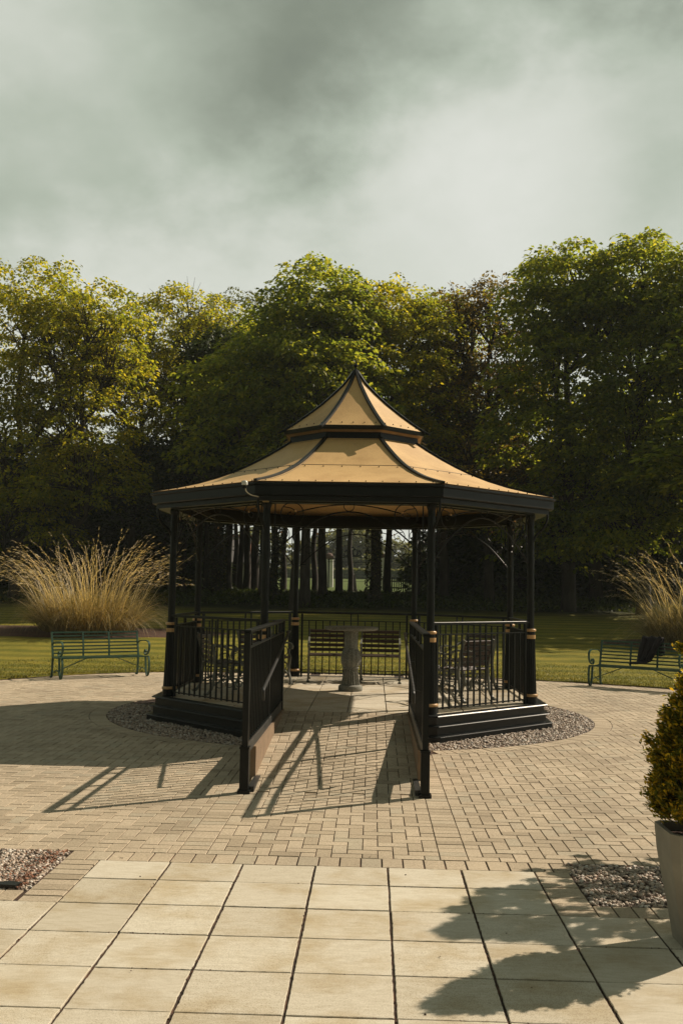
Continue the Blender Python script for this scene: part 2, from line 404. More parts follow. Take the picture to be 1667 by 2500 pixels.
for zx0, zx1 in zones:
    for x, y, w_, h_ in herring(zx0, zx1, 6.50, 20.7):
        p = rect(x, y, w_, h_)
        p = clip(p, -1, 0, -zx0-G); p = clip(p, 1, 0, zx1-G); p = clip(p, 0, -1, -6.5-G)
        if len(p) < 3 or area(p) < .001: continue
        if zx0 == -1.045 and 8.3 < y < 14: 
            q = clip(clip(p, 0, -1, -8.41), 0, 1, 11.74)
            if len(q) > 2 and area(q) > .001: ramp_blocks.append(q)
            if y > 8.41: continue
            p = clip(p, 0, 1, 8.405)
            if len(p) < 3: continue
        mx_ = sum(a[0] for a in p)/len(p); my = sum(a[1] for a in p)/len(p)
        a_ = atan2(my-CY, mx_-CX); d = sqrt((mx_-CX)**2+(my-CY)**2)
        if d < RO+.2:
            if d < RO-.1: continue
            if not (y < 12 and -1.25 < mx_ < .64): p = clip(p, -cos(a_), -sin(a_), -(RO+G+cos(a_)*CX+sin(a_)*CY))
        e_ = er[int((a_+pi)/(2*pi)*nth) % nth]-.07
        if d > e_-.2:
            if d > e_+.15: continue
            p = clip(p, cos(a_), sin(a_), e_-.005+cos(a_)*CX+sin(a_)*CY)
        if len(p) > 2: put_block(p)
# border courses either side of the ramp path, laid crosswise
for bx0, bx1 in ((-1.235, -1.045), (.455, .635)):
    y = 6.50
    while y < 11.2:
        mxx = (bx0+bx1)/2; d = sqrt((mxx-CX)**2+(y+.05-CY)**2)
        if d > RO+.02: put_block(rect(bx0, y, bx1-bx0, .1, .0025))
        y += .1
# header course in front of the slabs
x = -1.9
while x < 1.24:
    put_block(rect(x, 6.29, .132, .21, .005)); x += .132
# borders round the two gravel beds
for x0, x1 in ((-1.90, -1.675), (1.013, 1.225)):
    y = 5.456
    while y < 6.28: put_block(rect(x0, y, x1-x0, .104, .004)); y += .104
for x0, x1 in ((-3.6, -1.90), (1.225, 3.6)):
    x = x0
    while x < x1-.05: put_block(rect(x, 5.456, .105, .19, .004)); x += .105
for x0, x1 in ((-3.6, -2.9), (2.9, 3.6)):
    for x, y, w_, h_ in herring(x0, x1, 5.65, 6.5):
        p = clip(clip(clip(clip(rect(x, y, w_, h_), -1, 0, -x0), 1, 0, x1), 0, -1, -5.65), 0, 1, 6.49)
        if len(p) > 2: put_block(p)
# circular course round the gravel
nb = 206
for k in range(nb):
    a0, a1 = 2*pi*k/nb+.0013, 2*pi*(k+1)/nb-.0013
    am = (a0+a1)/2; px, py = CX+RI*cos(am), CY+RI*sin(am)
    if py < 11.6 and -1.2 < px < .6: continue
    put_block([(CX+r*cos(a), CY+r*sin(a)) for r, a in ((RI+.01, a0), (RO-.004, a0), (RO-.004, a1), (RI+.01, a1))], .002)
b.build('block_paving', 'block_paver', kind='structure')

# large slabs in the foreground
b = MB(); S = .4478
rows = [(5.904, 6.285)]+[(5.904-S*(j+1), 5.904-S*j) for j in range(16)]
for j, (y0, y1) in enumerate(rows):
    for i_ in range(-14, 16):
        x0 = SLX0+i_*S
        if j <= 1 and not (0 <= i_ < 6): continue
        g = .0058; jx = [random.uniform(-.002, .002) for _ in range(4)]
        cn = [(x0+g+jx[0], y0+g*.8), (x0+S-g+jx[1], y0+g*.8), (x0+S-g+jx[2], y1-g*.8), (x0+g+jx[3], y1-g*.8)]; pp = []
        for c_ in range(4):
            (ax, ay), (bx_, by) = cn[c_], cn[(c_+1) % 4]
            for q in range(20):
                t = q/20; jt = abs(random.gauss(0, .0012))+(.004*random.random() if random.random() < .05 else 0)
                nx_, ny_ = (by-ay), -(bx_-ax); l_ = sqrt(nx_*nx_+ny_*ny_); pp.append((ax+(bx_-ax)*t-nx_/l_*jt, ay+(by-ay)*t-ny_/l_*jt))
        b.tile(pp, -.03, .002+random.uniform(-.002, .002), .0022)
b.build('paving', 'paving_slab', kind='structure')

# bits of moss and grit caught in the joints
g = np.random.default_rng(17); n = 2600; on_x = g.random(n) < .5
x = np.where(on_x, g.uniform(-2.6, 2.6, n), SLX0+np.round((g.uniform(-2.6, 2.6, n)-SLX0)/S)*S+g.normal(0, .004, n))
y = np.where(on_x, 5.904-np.round((5.904-g.uniform(3.6, 6.3, n))/S)*S+g.normal(0, .003, n), g.uniform(3.6, 6.29, n))
k = np.sin(x*7.3+y*3.1)+np.sin(y*9.7-x*2.2)+g.normal(0, .5, n) > .5; DEB = np.stack([x, y, g.uniform(-.004, .002, n)], 1)[k]
# pebbles
ph = (1+5**.5)/2
ICO = np.array([(-1, ph, 0), (1, ph, 0), (-1, -ph, 0), (1, -ph, 0), (0, -1, ph), (0, 1, ph), (0, -1, -ph), (0, 1, -ph), (ph, 0, -1), (ph, 0, 1), (-ph, 0, -1), (-ph, 0, 1)])/sqrt(1+ph*ph)
ICF = np.array([(0, 11, 5), (0, 5, 1), (0, 1, 7), (0, 7, 10), (0, 10, 11), (1, 5, 9), (5, 11, 4), (11, 10, 2), (10, 7, 6), (7, 1, 8), (3, 9, 4), (3, 4, 2), (3, 2, 6), (3, 6, 8), (3, 8, 9), (4, 9, 5), (2, 4, 11), (6, 2, 10), (8, 6, 7), (9, 8, 1)])
def pebbles(name, P, size, label):
    n = len(P); s = rng.uniform(.6, 1.25, (n, 1))*size; sq = np.stack([rng.uniform(.8, 1.3, n), rng.uniform(.6, 1, n), rng.uniform(.45, .8, n)], 1)*s
    V = ICO[None]*rng.uniform(.82, 1.15, (n, 12, 1))*sq[:, None, :]
    a, t1 = rng.uniform(0, 2*pi, n), rng.uniform(-.6, .6, n)
    y_, z_ = V[..., 1]*np.cos(t1)[:, None]-V[..., 2]*np.sin(t1)[:, None], V[..., 1]*np.sin(t1)[:, None]+V[..., 2]*np.cos(t1)[:, None]
    x_ = V[..., 0]*np.cos(a)[:, None]-y_*np.sin(a)[:, None]; y2 = V[..., 0]*np.sin(a)[:, None]+y_*np.cos(a)[:, None]
    V = np.stack([x_, y2, z_], -1)+P[:, None, :]
    Fc = ICF[None]+np.arange(n)[:, None, None]*12
    o = link(name, np_mesh(name, V.reshape(-1, 3), Fc.reshape(-1, 3)), 'pebble', kind='stuff')
    o.data.polygons.foreach_set('use_smooth', [True]*len(o.data.polygons))
    o['label'] = label; o['category'] = 'gravel'; return o
n = 17000; a = rng.uniform(-pi*1.05, .4, n); r = np.sqrt(rng.uniform(2.55**2, (RI-.005)**2, n))
P = np.stack([CX+r*np.cos(a), CY+r*np.sin(a), rng.uniform(-.022, .006, n)], 1)
P = P[~((P[:, 0] > -1.08) & (P[:, 0] < .48) & (P[:, 1] < 12))]
pebbles('gravel', P, .0175, 'loose pinkish brown gravel filling the ring round the bandstand plinth')
for sgn, lab in ((-1, 'loose beige and rust gravel in the bed left of the paved slabs'), (1, 'shaded grey and brown gravel in the bed beside the stone planter')):
    n = 7600; x = rng.uniform(1.235, 2.9, n) if sgn > 0 else rng.uniform(-2.9, -1.91, n); y = rng.uniform(5.655, 6.49, n)
    pebbles('gravel', np.stack([x, y, rng.uniform(-.024, .002, n)], 1), .0138, lab)

# ---------------------------------------------------------------- bandstand
BS = thing('bandstand', 'octagonal black iron bandstand with two-tier tan roof, railings and block-paved ramp', 'bandstand', (CX, CY, 0))
FH, RAIL, RC = .292, 1.340, 2.542
def oc(R, k, z=None):
    a = -pi/2+pi/8+k*pi/4
    return (R*cos(a), R*sin(a)) if z is None else (R*cos(a), R*sin(a), z)
def octo_sweep(b, prof, closed=True, gap=None):
    """prof list of (R,z) swept round the octagon, closed loop profile"""
    m_ = len(prof); vs = [oc(R, k, z) for k in range(8) for R, z in prof]
    fs = []
    if gap:
        for k, gx in ((7, gap[0]), (0, gap[1])):
            o_ = len(vs); vs += [(gx, -R*cos(pi/8), z) for R, z in prof]
            for i_ in range(m_):
                j = (i_+1) % m_; q_ = (k*m_+i_, k*m_+j, o_+j, o_+i_); fs.append(q_ if k == 0 else q_[::-1])
            cap_ = tuple(o_+i_ for i_ in range(m_)); fs.append(cap_)
    for k in range(7 if gap else 8):
        for i_ in range(m_ if closed else m_-1):
            j = (i_+1) % m_; k2 = (k+1) % 8
            fs.append((k*m_+i_, k2*m_+i_, k2*m_+j, k*m_+j))
    b.add(vs, fs)
# plinth
b = MB(); octo_sweep(b, [(2.825, -.03), (2.825, .052), (2.840, .060), (2.830, .066), (2.745, .070), (2.745, .160), (2.790, .166), (2.80, .173), (2.790, .180), (2.72, .184), (2.72, .268), (2.760, .274), (2.770, .284), (2.760, .2925), (2.60, .2925), (2.60, -.03)], gap=(-1.052-CX-.03, .455-CX+.03))
b.build('plinth', 'black_plinth', BS)
# floor slabs
b = MB(); b.prism([oc(2.599, k) for k in range(8)], 0, .270)
b.build('floor_base', 'joint_sand', BS)
b = MB()
for i_ in range(-6, 7):
    for j in range(-6, 7):
        x0 = -.443+.460*i_; y0 = -2.31+.460*(j+6)
        g = .005; p = [(x0+g, y0+g), (x0+.46-g, y0+g), (x0+.46-g, y0+.46-g), (x0+g, y0+.46-g)]
        for k in range(8):
            A = -pi/2+k*pi/4; p = clip(p, cos(A), sin(A), 2.592*cos(pi/8)) if len(p) > 2 else p
        if len(p) > 2 and area(p) > .003: b.tile(p, .26, .290+random.uniform(-.001, .001), .004)
b.build('floor', 'paving_slab', BS)
# ramp (local y from -5.64 to -2.31)
RX0, RX1, RY0, RY1 = -1.052-CX, .455-CX, 8.407-CY, 11.735-CY
b = MB()
b.add([(RX0+.03, RY0, -.04), (RX1-.03, RY0, -.04), (RX1-.03, RY1-.03, -.04), (RX0+.03, RY1-.03, -.04), (RX0+.03, RY0, -.02), (RX1-.03, RY0, -.02), (RX1-.03, RY1-.03, .272), (RX0+.03, RY1-.03, .272)],
      [(3, 2, 1, 0), (4, 5, 6, 7), (0, 1, 5, 4), (1, 2, 6, 5), (2, 3, 7, 6), (3, 0, 4, 7)])
b.build('ramp_base', 'joint_sand', BS)
b = MB()
for p in ramp_blocks:
    q = [(x-CX, y-CY) for x, y in p]
    if area(q) < .0015: continue
    n = len(q); cx_ = sum(a_[0] for a_ in q)/n; cy_ = sum(a_[1] for a_ in q)/n; dz = random.uniform(-.0015, .0015)
    def zr(y): return max(0, min(1, (y-RY0)/(RY1-RY0)))*.290+dz
    vs = [(x, y, zr(y)-.02) for x, y in q]+[(x, y, zr(y)-.0035) for x, y in q]
    top = [(x+(cx_-x)*.06, y+(cy_-y)*.06) for x, y in q]; vs += [(x, y, zr(y)) for x, y in top]
    b.add(vs, [(k*n+i_, k*n+(i_+1) % n, (k+1)*n+(i_+1) % n, (k+1)*n+i_) for k in (0, 1) for i_ in range(n)]+[tuple(range(2*n, 3*n))])
b.build('ramp_surface', 'block_paver', BS)
for sx_, X in ((1, RX0), (-1, RX1)):
    # side wall
    b = MB(); b.box((X+sx_*.012, (RY0+.52+RY1-.02)/2, .14), (.05, RY1-.02-RY0-.52, .34))
    b.build('ramp_wall', 'tan_render', BS)
    # railing
    rl = MB(); ya, yb = RY0+.03, RY1-.06; zt = 1.346
    rl.box((X, ya, .69), (.052, .052, 1.29), bev=.005); rl.box((X, ya, .17), (.074, .074, .40), bev=.006)
    rl.box((X, ya, .012), (.105, .105, .03)); rl.box((X, ya, .375), (.084, .084, .018))
    rl.box((X, ya+.03, 1.335), (.06, .06, .03))
    rl.box((X, yb, .74), (.05, .05, 1.20))
    ym = (ya+yb)*.5+.15
    rl.box((X, ym, .80), (.03, .03, .84)); rl.box((X-sx_*.04, ym, .2), (.02, .05, .42))
    n = 27
    for q in range(1, n):
        y = ya+(yb-ya)*q/n
        rl.box((X, y, .80), (.013, .013, .82))
    for q in (.08, .30, .48, .55, .78, .92): rl.box((X, ya+(yb-ya)*q, 1.27), (.02, .035, .12))
    rg_ = rl.build('ramp_railing', 'black_iron', BS)
    r2 = MB(); r2.box((X, (ya+yb)/2, zt), (.062, yb-ya+.05, .020), bev=.004); r2.box((X, (ya+yb)/2, zt-.016), (.030, yb-ya, .014))
    r2.box((X, (ya+yb)/2, 1.205), (.036, yb-ya, .016)); r2.box((X, (ya+yb)/2, .405), (.036, yb-ya, .016))
    r2.build('top_rail', 'black_iron', rg_)
    r3 = MB(); r3.box((X-sx_*.008, (ya+.03+yb)/2, .346), (.045, yb-ya-.06, .085), bev=.004)
    r3.box((X+sx_*.055, ya+.42, .028), (.05, .80, .045)); r3.build('stringer', 'stringer', rg_)
    h = MB(); xx = X+sx_*.075
    h.tube(catmull([(xx, ya+.66, .70), (xx, ya+.64, .76), (xx, ya+.68, .80), (xx, ya+1.0, .85), (xx, ya+2.2, 1.03), (xx, yb-.1, 1.19), (xx, yb+.12, 1.21), (xx-sx_*.04, yb+.16, 1.20)], 5), .015, 8)
    for y, z in ((ya+.95, .835), (ya+2.2, 1.02), (yb-.15, 1.175)): h.tube([(xx, y, z), (xx, y, z-.05), (X, y, z-.06)], .006, 6)
    h.build('handrail', 'stringer', rg_, smooth=True)
# columns
for k in range(8):
    x, y = oc(RC, k); b = MB()
    b.lathe([(.088, .291), (.088, .385), (.084, .392)], 24, (x, y, 0))
    prof = [(.083, .40), (.080, .43)]+[(.080-.021*t**.8, .43+.73*t) for t in (.1, .25, .4, .55, .7, .85, 1)]
    b.lathe(prof, 96, (x, y, 0), flute=.10, fl=16)
    b.lathe([(.060, 1.16), (.058, 1.235), (.050, 1.25), (.046, 1.28), (.045, 2.66), (.06, 2.70), (.06, 2.73)], 96, (x, y, 0), flute=.07, fl=12)
    c = b.build('column', 'black_iron', BS, smooth=False)
    for z, r_ in ((.398, .098), (1.150, .071), (1.232, .073)):
        g = MB(); g.lathe([(r_-.022, z-.018), (r_-.006, z-.018), (r_, z-.010), (r_, z+.006), (r_-.008, z+.016), (r_-.022, z+.018)] if z != 1.150 else [(r_-.02, z-.028), (r_-.006, z-.028), (r_-.004, z+.020), (r_-.02, z+.022)], 28, (x, y, 0))
        g.build('gold_band', 'gold_paint', c, smooth=True)
    # arm out to the eave
    a = -pi/2+pi/8+k*pi/4
    def P(r_, z): return (r_*cos(a), r_*sin(a), z)
    e_ = MB(); e_.tube(catmull([P(RC+.03, 2.38), P(RC+.07, 2.46), P(RC+.17, 2.56), P(RC+.215, 2.66), P(RC+.22, 2.74)], 5), .016, 8)
    e_.build('eave_bracket', 'black_iron', BS, smooth=True)
# railing panels and iron spandrels, one per bay
def bay(k):
    A, B = Vector((*oc(RC, k), 0)), Vector((*oc(RC, k+1), 0))
    d = (B-A).normalized(); W_ = (B-A).length; nrm = Vector((d.y, -d.x, 0))
    return A, d, W_, nrm
for k in range(7):
    A, d, W_, nrm = bay(k); up = Vector((0, 0, 1)); ang = atan2(d.y, d.x)
    def at(s_, z): return tuple(A+d*s_+up*z)
    b = MB(); s0, s1 = .115, W_-.115
    for s_ in (s0, s1): b.box(at(s_, .80), (.032, .032, 1.03), ang)
    b.box(at(W_/2, 1.205), (s1-s0, .022, .014), ang); b.box(at(W_/2, .348), (s1-s0, .022, .014), ang)
    n = 15
    for q in range(1, n):
        s_ = s0+(s1-s0)*q/n; top = 1.33 if q in (7, 8) else 1.205
        b.box(at(s_, (.33+top)/2), (.018, .018, top-.33), ang)
    if k in (3, 4, 2):
        b.box(at(W_/2, .400), (s1-s0, .016, .012), ang)
    rp = b.build('railing_panel', 'black_iron', BS)
    t = MB(); t.box(at(W_/2, RAIL), (W_-.05, .045, .020), ang, bev=.004); t.box(at(W_/2, RAIL-.016), (W_-.06, .020, .014), ang)
    t.build('top_rail', 'black_iron', rp)
for k in range(8):
    A, d, W_, nrm = bay(k); up = Vector((0, 0, 1))
    def at(s_, z): return tuple(A+d*s_+up*z)
    b = MB(); h = W_/2
    def arc(s_a, z_a, s_m, z_m, s_b, z_b, r_):
        b.tube(catmull([at(s_a, z_a), at(s_a+(s_m-s_a)*.35, z_a+(z_m-z_a)*.55), at(s_a+(s_m-s_a)*.7, z_a+(z_m-z_a)*.9), at(s_m, z_m),
                        at(s_m+(s_b-s_m)*.3, z_m-(z_m-z_b)*.1), at(s_m+(s_b-s_m)*.65, z_m-(z_m-z_b)*.45), at(s_b, z_b)], 4), r_, 6)
    arc(.06, 2.10, h, 2.63, W_-.06, 2.10, .010)
    arc(.36, 2.62, h, 2.715, W_-.36, 2.62, .008)
    def ring(s_, z, r_, tr=.007):
        b.tube([at(s_+r_*cos(t), z+r_*sin(t)) for t in np.linspace(0, 2*pi, 22)], tr, 6)
    ring(h, 2.70, .062, .006)
    for s_, sg in ((.30, 1), (W_-.30, -1)):
        ring(s_, 2.60, .135)
        b.tube(catmull([at(s_-sg*.10, 2.68), at(s_+sg*.0, 2.66), at(s_+sg*.04, 2.60), at(s_-sg*.02, 2.56), at(s_-sg*.05, 2.60), at(s_-sg*.01, 2.62)], 4), .006, 5)
        b.tube([at(s_-sg*.20, 2.72), at(s_-sg*.20, 2.12)], .008, 6); b.tube([at(s_-sg*.24, 2.12), at(s_-sg*.14, 2.12)], .007, 6)
        b.tube([at(s_-sg*.30, 2.30), at(s_-sg*.13, 2.46)], .006, 5)
        ring(s_-sg*.10, 2.36, .055, .005)
    sp_ = b.build('spandrel', 'black_iron', BS, smooth=True)
    for s_ in (.34, W_-.34):
        g = MB(); g.lathe([(.001, -.016), (.010, -.012), (.016, 0), (.010, .012), (.001, .016)], 12, at(s_, 2.635)); g.build('gold_ball', 'gold_paint', sp_, smooth=True)
# ring beam, gutter, soffit
b = MB(); octo_sweep(b, [(2.595, 2.725), (2.595, 2.82), (2.50, 2.82), (2.50, 2.725)])
octo_sweep(b, [(2.30, 2.735), (2.30, 2.80), (2.27, 2.80), (2.27, 2.735)])
b.build('ring_beam', 'black_iron', BS)
b = MB(); octo_sweep(b, [(2.78, 2.735), (2.78, 2.79), (2.835, 2.795), (2.845, 2.805), (2.845, 2.90), (2.872, 2.915), (2.872, 2.935), (2.80, 2.952), (2.78, 2.952), (2.78, 2.83), (2.60, 2.81), (2.60, 2.745), (2.72, 2.735)])
gt = b.build('gutter', 'black_iron', BS)
# roof tiers
LOW = [(.94, 3.750), (1.12, 3.628), (1.33, 3.500), (1.54, 3.383), (1.75, 3.280), (2.0, 3.180), (2.27, 3.090), (2.55, 3.018), (2.84, 2.958)]
UP = [(.03, 4.83), (.09, 4.74), (.18, 4.62), (.333, 4.465), (.50, 4.31), (.70, 4.148), (.87, 4.020), (1.04, 3.905)]
def sheets(prof, nm, th_=.012, edge=.012):
    for k in range(8):
        b = MB(); a0 = -pi/2+pi/8+k*pi/4; a1 = a0+pi/4; nd = 6
        for zo, flip in ((0, 0), (-th_, 1)):
            vs = []
            for R, z in prof:
                for q in range(nd+1):
                    t = q/nd; x = R*(cos(a0)*(1-t)+cos(a1)*t); y = R*(sin(a0)*(1-t)+sin(a1)*t); vs.append((x, y, z+zo))
            fs = [(i_*(nd+1)+q, (i_+1)*(nd+1)+q, (i_+1)*(nd+1)+q+1, i_*(nd+1)+q+1) for i_ in range(len(prof)-1) for q in range(nd)]
            b.add(vs, [f[::-1] for f in fs] if flip else fs)
        o = b.build(nm, 'roof_sheet', BS, smooth=True)
        if True:
            # seams, edge beads and small fixings
            s_ = MB()
            def on(R, t, dz):
                z = np.interp(R, [p_[0] for p_ in prof], [p_[1] for p_ in prof]); return (R*(cos(a0)*(1-t)+cos(a1)*t), R*(sin(a0)*(1-t)+sin(a1)*t), z+dz)
            if nm == 'lower_roof':
                s_.tube([on(1.75, t, .002) for t in (.03, .97)], .0035, 4)
                for R, n_ in ((1.82, 6), (2.79, 11)):
                    for q in range(n_):
                        p_ = on(R, (q+.5)/n_, .005); s_.box(p_, (.012, .012, .014))
                s_.tube([on(.99, t, .001) for t in (.05, .95)], .002, 4)
            else:
                for q in range(5): s_.box(on(.98, (q+.5)/5, .005), (.012, .012, .014))
            for tt_ in (.035, .965):
                s_.tube([on(R, tt_, .0015) for R, z in prof if R > .3], .0022, 4)
            s_.build('seam', 'black_iron', o)
sheets(LOW, 'lower_roof'); sheets(UP, 'upper_roof')
for k in range(8):
    for prof, nm, r_ in ((LOW, 'hip_rib', .028), (UP, 'hip_rib', .024)):
        pr_ = prof+([(1.13, 3.855)] if prof is UP else [])
        b = MB(); b.tube(catmull([oc(R, k, z+.012) for R, z in pr_], 3), r_, 8, flat=(.030 if prof is UP else .026, .046), up=(0, 0, 1)); b.build(nm, 'black_iron', BS)
b = MB(); octo_sweep(b, [(1.045, 3.850), (1.055, 3.903), (1.035, 3.905), (.90, 3.86), (.90, 3.83)])
octo_sweep(b, [(.965, 3.70), (.955, 3.83), (.90, 3.83), (.90, 3.70)])
b.build('lantern_band', 'black_iron', BS)
b = MB(); octo_sweep(b, [(1.03, 3.850), (.955, 3.822), (.95, 3.828), (1.03, 3.858)]); b.build('lantern_soffit', 'tan_render', BS)
b = MB(); b.lathe([(.05, 4.78), (.055, 4.83), (.03, 4.86), (.012, 4.875), (.012, 4.90), (.03, 4.915), (.03, 4.935), (.008, 4.955), (.002, 5.02)], 12); b.build('finial', 'black_iron', BS, smooth=True)
# security light, cable and box on the front left corner
lt = MB(); lx, ly = -1.491-CX, 11.32-CY
lt.box((lx, ly, 2.872), (.045, .06, .035), bev=.006); lo = lt.build('security_light', 'black_iron', BS)
lt = MB(); lt.lathe([(.030, 2.89), (.036, 2.895), (.036, 2.925), (.028, 2.938), (.02, 2.945)], 16, (lx, ly, 0)); lt.build('light_cover', 'lamp_glass', lo, smooth=True)
b = MB(); b.tube(catmull([(lx+.01, ly, 2.865), (lx+.02, ly+.01, 2.82), (lx+.07, ly+.06, 2.785), (lx+.14, ly+.16, 2.775), (lx+.19, ly+.22, 2.76)], 5), .007, 6); b.build('cable', 'cream_plastic', BS, smooth=True)
b = MB(); b.box((-1.275-CX, 11.60-CY, 2.765), (.075, .05, .085), bev=.006); b.build('junction_box', 'ochre_box', BS)

# ---------------------------------------------------------------- pedestal table
PT = thing('pedestal_table', 'carved grey stone pedestal table with round top in the middle of the bandstand', 'stone table', (-.30, 14.24, .291))
b = MB(); b.lathe([(.165, 0), (.172, .01), (.172, .06), (.160, .075), (.135, .085)], 36); b.build('foot', 'carved_stone', PT, smooth=True)
b = MB()
b.lathe([(.135, .084), (.130, .11), (.118, .18), (.108, .26), (.102, .31)], 120, flute=.13, fl=20)
b.lathe([(.110, .305), (.118, .32), (.108, .335)], 40)
b.lathe([(.108, .33), (.135, .37), (.146, .42), (.144, .48), (.128, .55), (.104, .59)], 120, flute=.08, fl=12)
b.lathe([(.100, .585), (.096, .62), (.098, .80), (.112, .85)], 60, flute=.03, fl=10); b.build('stem', 'carved_stone', PT, smooth=True)
b = MB(); b.lathe([(.10, .845), (.34, .85), (.375, .862), (.385, .882), (.378, .90), (.30, .904)], 60); b.build('tabletop', 'carved_stone', PT, smooth=True)

# ---------------------------------------------------------------- garden chairs (cast iron ends, timber slats)
def make_chair(label, group, wide=.60):
    t = thing('garden_chair', label, 'chair', (0, 0, .291), 0, group); hw = wide/2
    # faces -y ; back at +y
    for sx_ in (-1, 1):
        x = sx_*hw; b = MB()
        def sw(P_, fl=(.030, .022)): b.tube(catmull([(x, y, z) for y, z in P_], 5), .01, flat=fl, up=(1, 0, 0))
        b.tube(catmull([(x, y, z) for y, z in ((.31, 0), (.24, .10), (.215, .25), (.20, .40), (.225, .55), (.265, .70), (.30, .80))], 5), .01, flat=(.024, .034), up=(1, 0, 0))
        sw([(-.26, 0), (-.235, .10), (-.20, .20), (-.215, .31), (-.235, .41)], (.024, .034))
        sw([(-.235, .41), (-.20, .40), (0, .385), (.20, .395)], (.022, .030))
        sw([(.25, .66), (.15, .655), (0, .60), (-.15, .615), (-.25, .60), (-.28, .565), (-.26, .535), (-.225, .55)], (.030, .024))
        sw([(-.235, .41), (-.20, .47), (-.215, .54), (-.24, .59)], (.022, .022))
        for cy_, cz_, r_ in ((-.10, .49, .065), (.07, .48, .07), (-.09, .27, .06), (.07, .26, .07), (0, .15, .055), (-.13, .14, .04), (.14, .13, .04)):
            b.tube([(x, cy_+r_*cos(q), cz_+r_*sin(q)) for q in np.linspace(0, 2*pi, 13)], .008, 5)
        sw([(-.235, .12), (-.10, .20), (0, .215), (.12, .19), (.225, .12)], (.018, .018))
        sw([(.20, .34), (.1, .33), (-.05, .32), (-.20, .30)], (.016, .018))
        for y in (-.26, .32): b.box((x, y, .012), (.05, .06, .022))
        b.build('side_frame', 'cast_iron', t)
    b = MB()
    for q in range(5): b.box((0, -.20+.095*q, .415-.004*abs(q-2)), (wide-.025, .072, .022), bev=.004)
    b.build('seat', 'dark_wood', t)
    b = MB()
    for q in range(5):
        z = .475+.072*q; y = .208+.10*((z-.45)/.35)
        M_ = Matrix.Rotation(-.28, 4, 'X'); b.box((0, y-.015, z), (wide-.025, .020, .050), bev=.004, M=M_)
    b.build('backrest', 'dark_wood', t)
    return t
G_ = 'slatted garden chairs inside the bandstand'
ch0 = make_chair('slatted iron armchair behind the stone pedestal, left one of the facing pair', G_)
ch0.location = (-.69, 15.70, .291); ch0.rotation_euler.z = radians(2)
for x, y, a_, lab in ((.13, 15.68, -1, 'slatted iron armchair behind the stone pedestal, right one of the facing pair'),
                      (1.19, 13.38, -135, 'iron armchair with its back to the front right railing panel'),
                      (1.42, 14.92, -50, 'iron armchair at the rear of the right side behind another armchair'),
                      (-2.02, 13.62, 115, 'iron armchair with its back to the front left railing panel'),
                      (-1.60, 14.95, 42, 'iron armchair at the rear of the left side behind another armchair')):
    dup(ch0, (x, y, .291), radians(a_), lab, G_)

# ---------------------------------------------------------------- green strap benches
def make_bench(label, group):
    t = thing('park_bench', label, 'bench', (0, 0, 0), 0, group); t.scale = (1, 1.08, .94); L2 = .86
    # faces -y
    for sx_ in (-1, 1):
        x = sx_*L2; b = MB(); fl = (.036, .018)
        def sw(P_, f=fl): b.tube(catmull([(x+(p_[2] if len(p_) > 2 else 0), p_[0], p_[1]) for p_ in P_], 6), .01, flat=f, up=(1, 0, 0))
        sw([(.235, .02), (.25, .035), (.262, .02), (.235, .012), (.215, .05), (.20, .25), (.20, .42), (.235, .62), (.275, .82), (.285, .90)])
        sw([(-.21, .41), (-.245, .30), (-.25, .16), (-.225, .05), (-.19, .012), (-.155, .05), (-.12, .20), (-.10, .41)])
        sw([(.23, .66), (.14, .70), (-.02, .715), (-.15, .715), (-.225, .67), (-.235, .56), (-.19, .47), (-.10, .43), (-.06, .47), (-.07, .52), (-.11, .53), (-.13, .50), (-.105, .485)])
        sw([(-.21, .405), (0, .395), (.20, .405)])
        sw([(-.14, .12), (.03, .16), (.10, .11), (.205, .14)], (.02, .009))
        b.build('side_frame', 'green_paint', t)
    b = MB()
    for q in range(7):
        y = -.215+.065*q; b.box((0, y, .415-.012*sin(q/6*pi)), (2*L2-.012, .038, .007))
    b.box((0, -.235, .408), (2*L2-.012, .008, .030))
    b.build('seat', 'green_paint', t)
    b = MB()
    for q in range(7):
        z = .475+.068*q; y = .205+.08*((z-.42)/.48)
        b.box((0, y, z), (2*L2-.014, .010, .028 if q < 6 else .034))
    for x in (-.26, .26): b.tube([(x, .212, .40), (x, .225, .60), (x, .272, .885)], .01, flat=(.034, .009), up=(1, 0, 0))
    b.build('backrest', 'green_paint', t)
    b = MB()
    for sx_ in (-1, 1): b.tube([(sx_*(L2-.01), -.02, .155), (sx_*.27, -.02, .395)], .01, flat=(.034, .012), up=(0, 1, 0))
    b.build('brace', 'green_paint', t)
    return t
B_ = 'green strap benches at the edge of the plaza'
bl = make_bench('empty green iron bench in sun before the large dry grass clump', B_)
bl.location = (-5.10, 18.75, 0); bl.rotation_euler.z = radians(39)
br = dup(bl, (4.90, 18.62, 0), radians(-38), 'green iron bench in shade with a dark coat draped over it', B_)
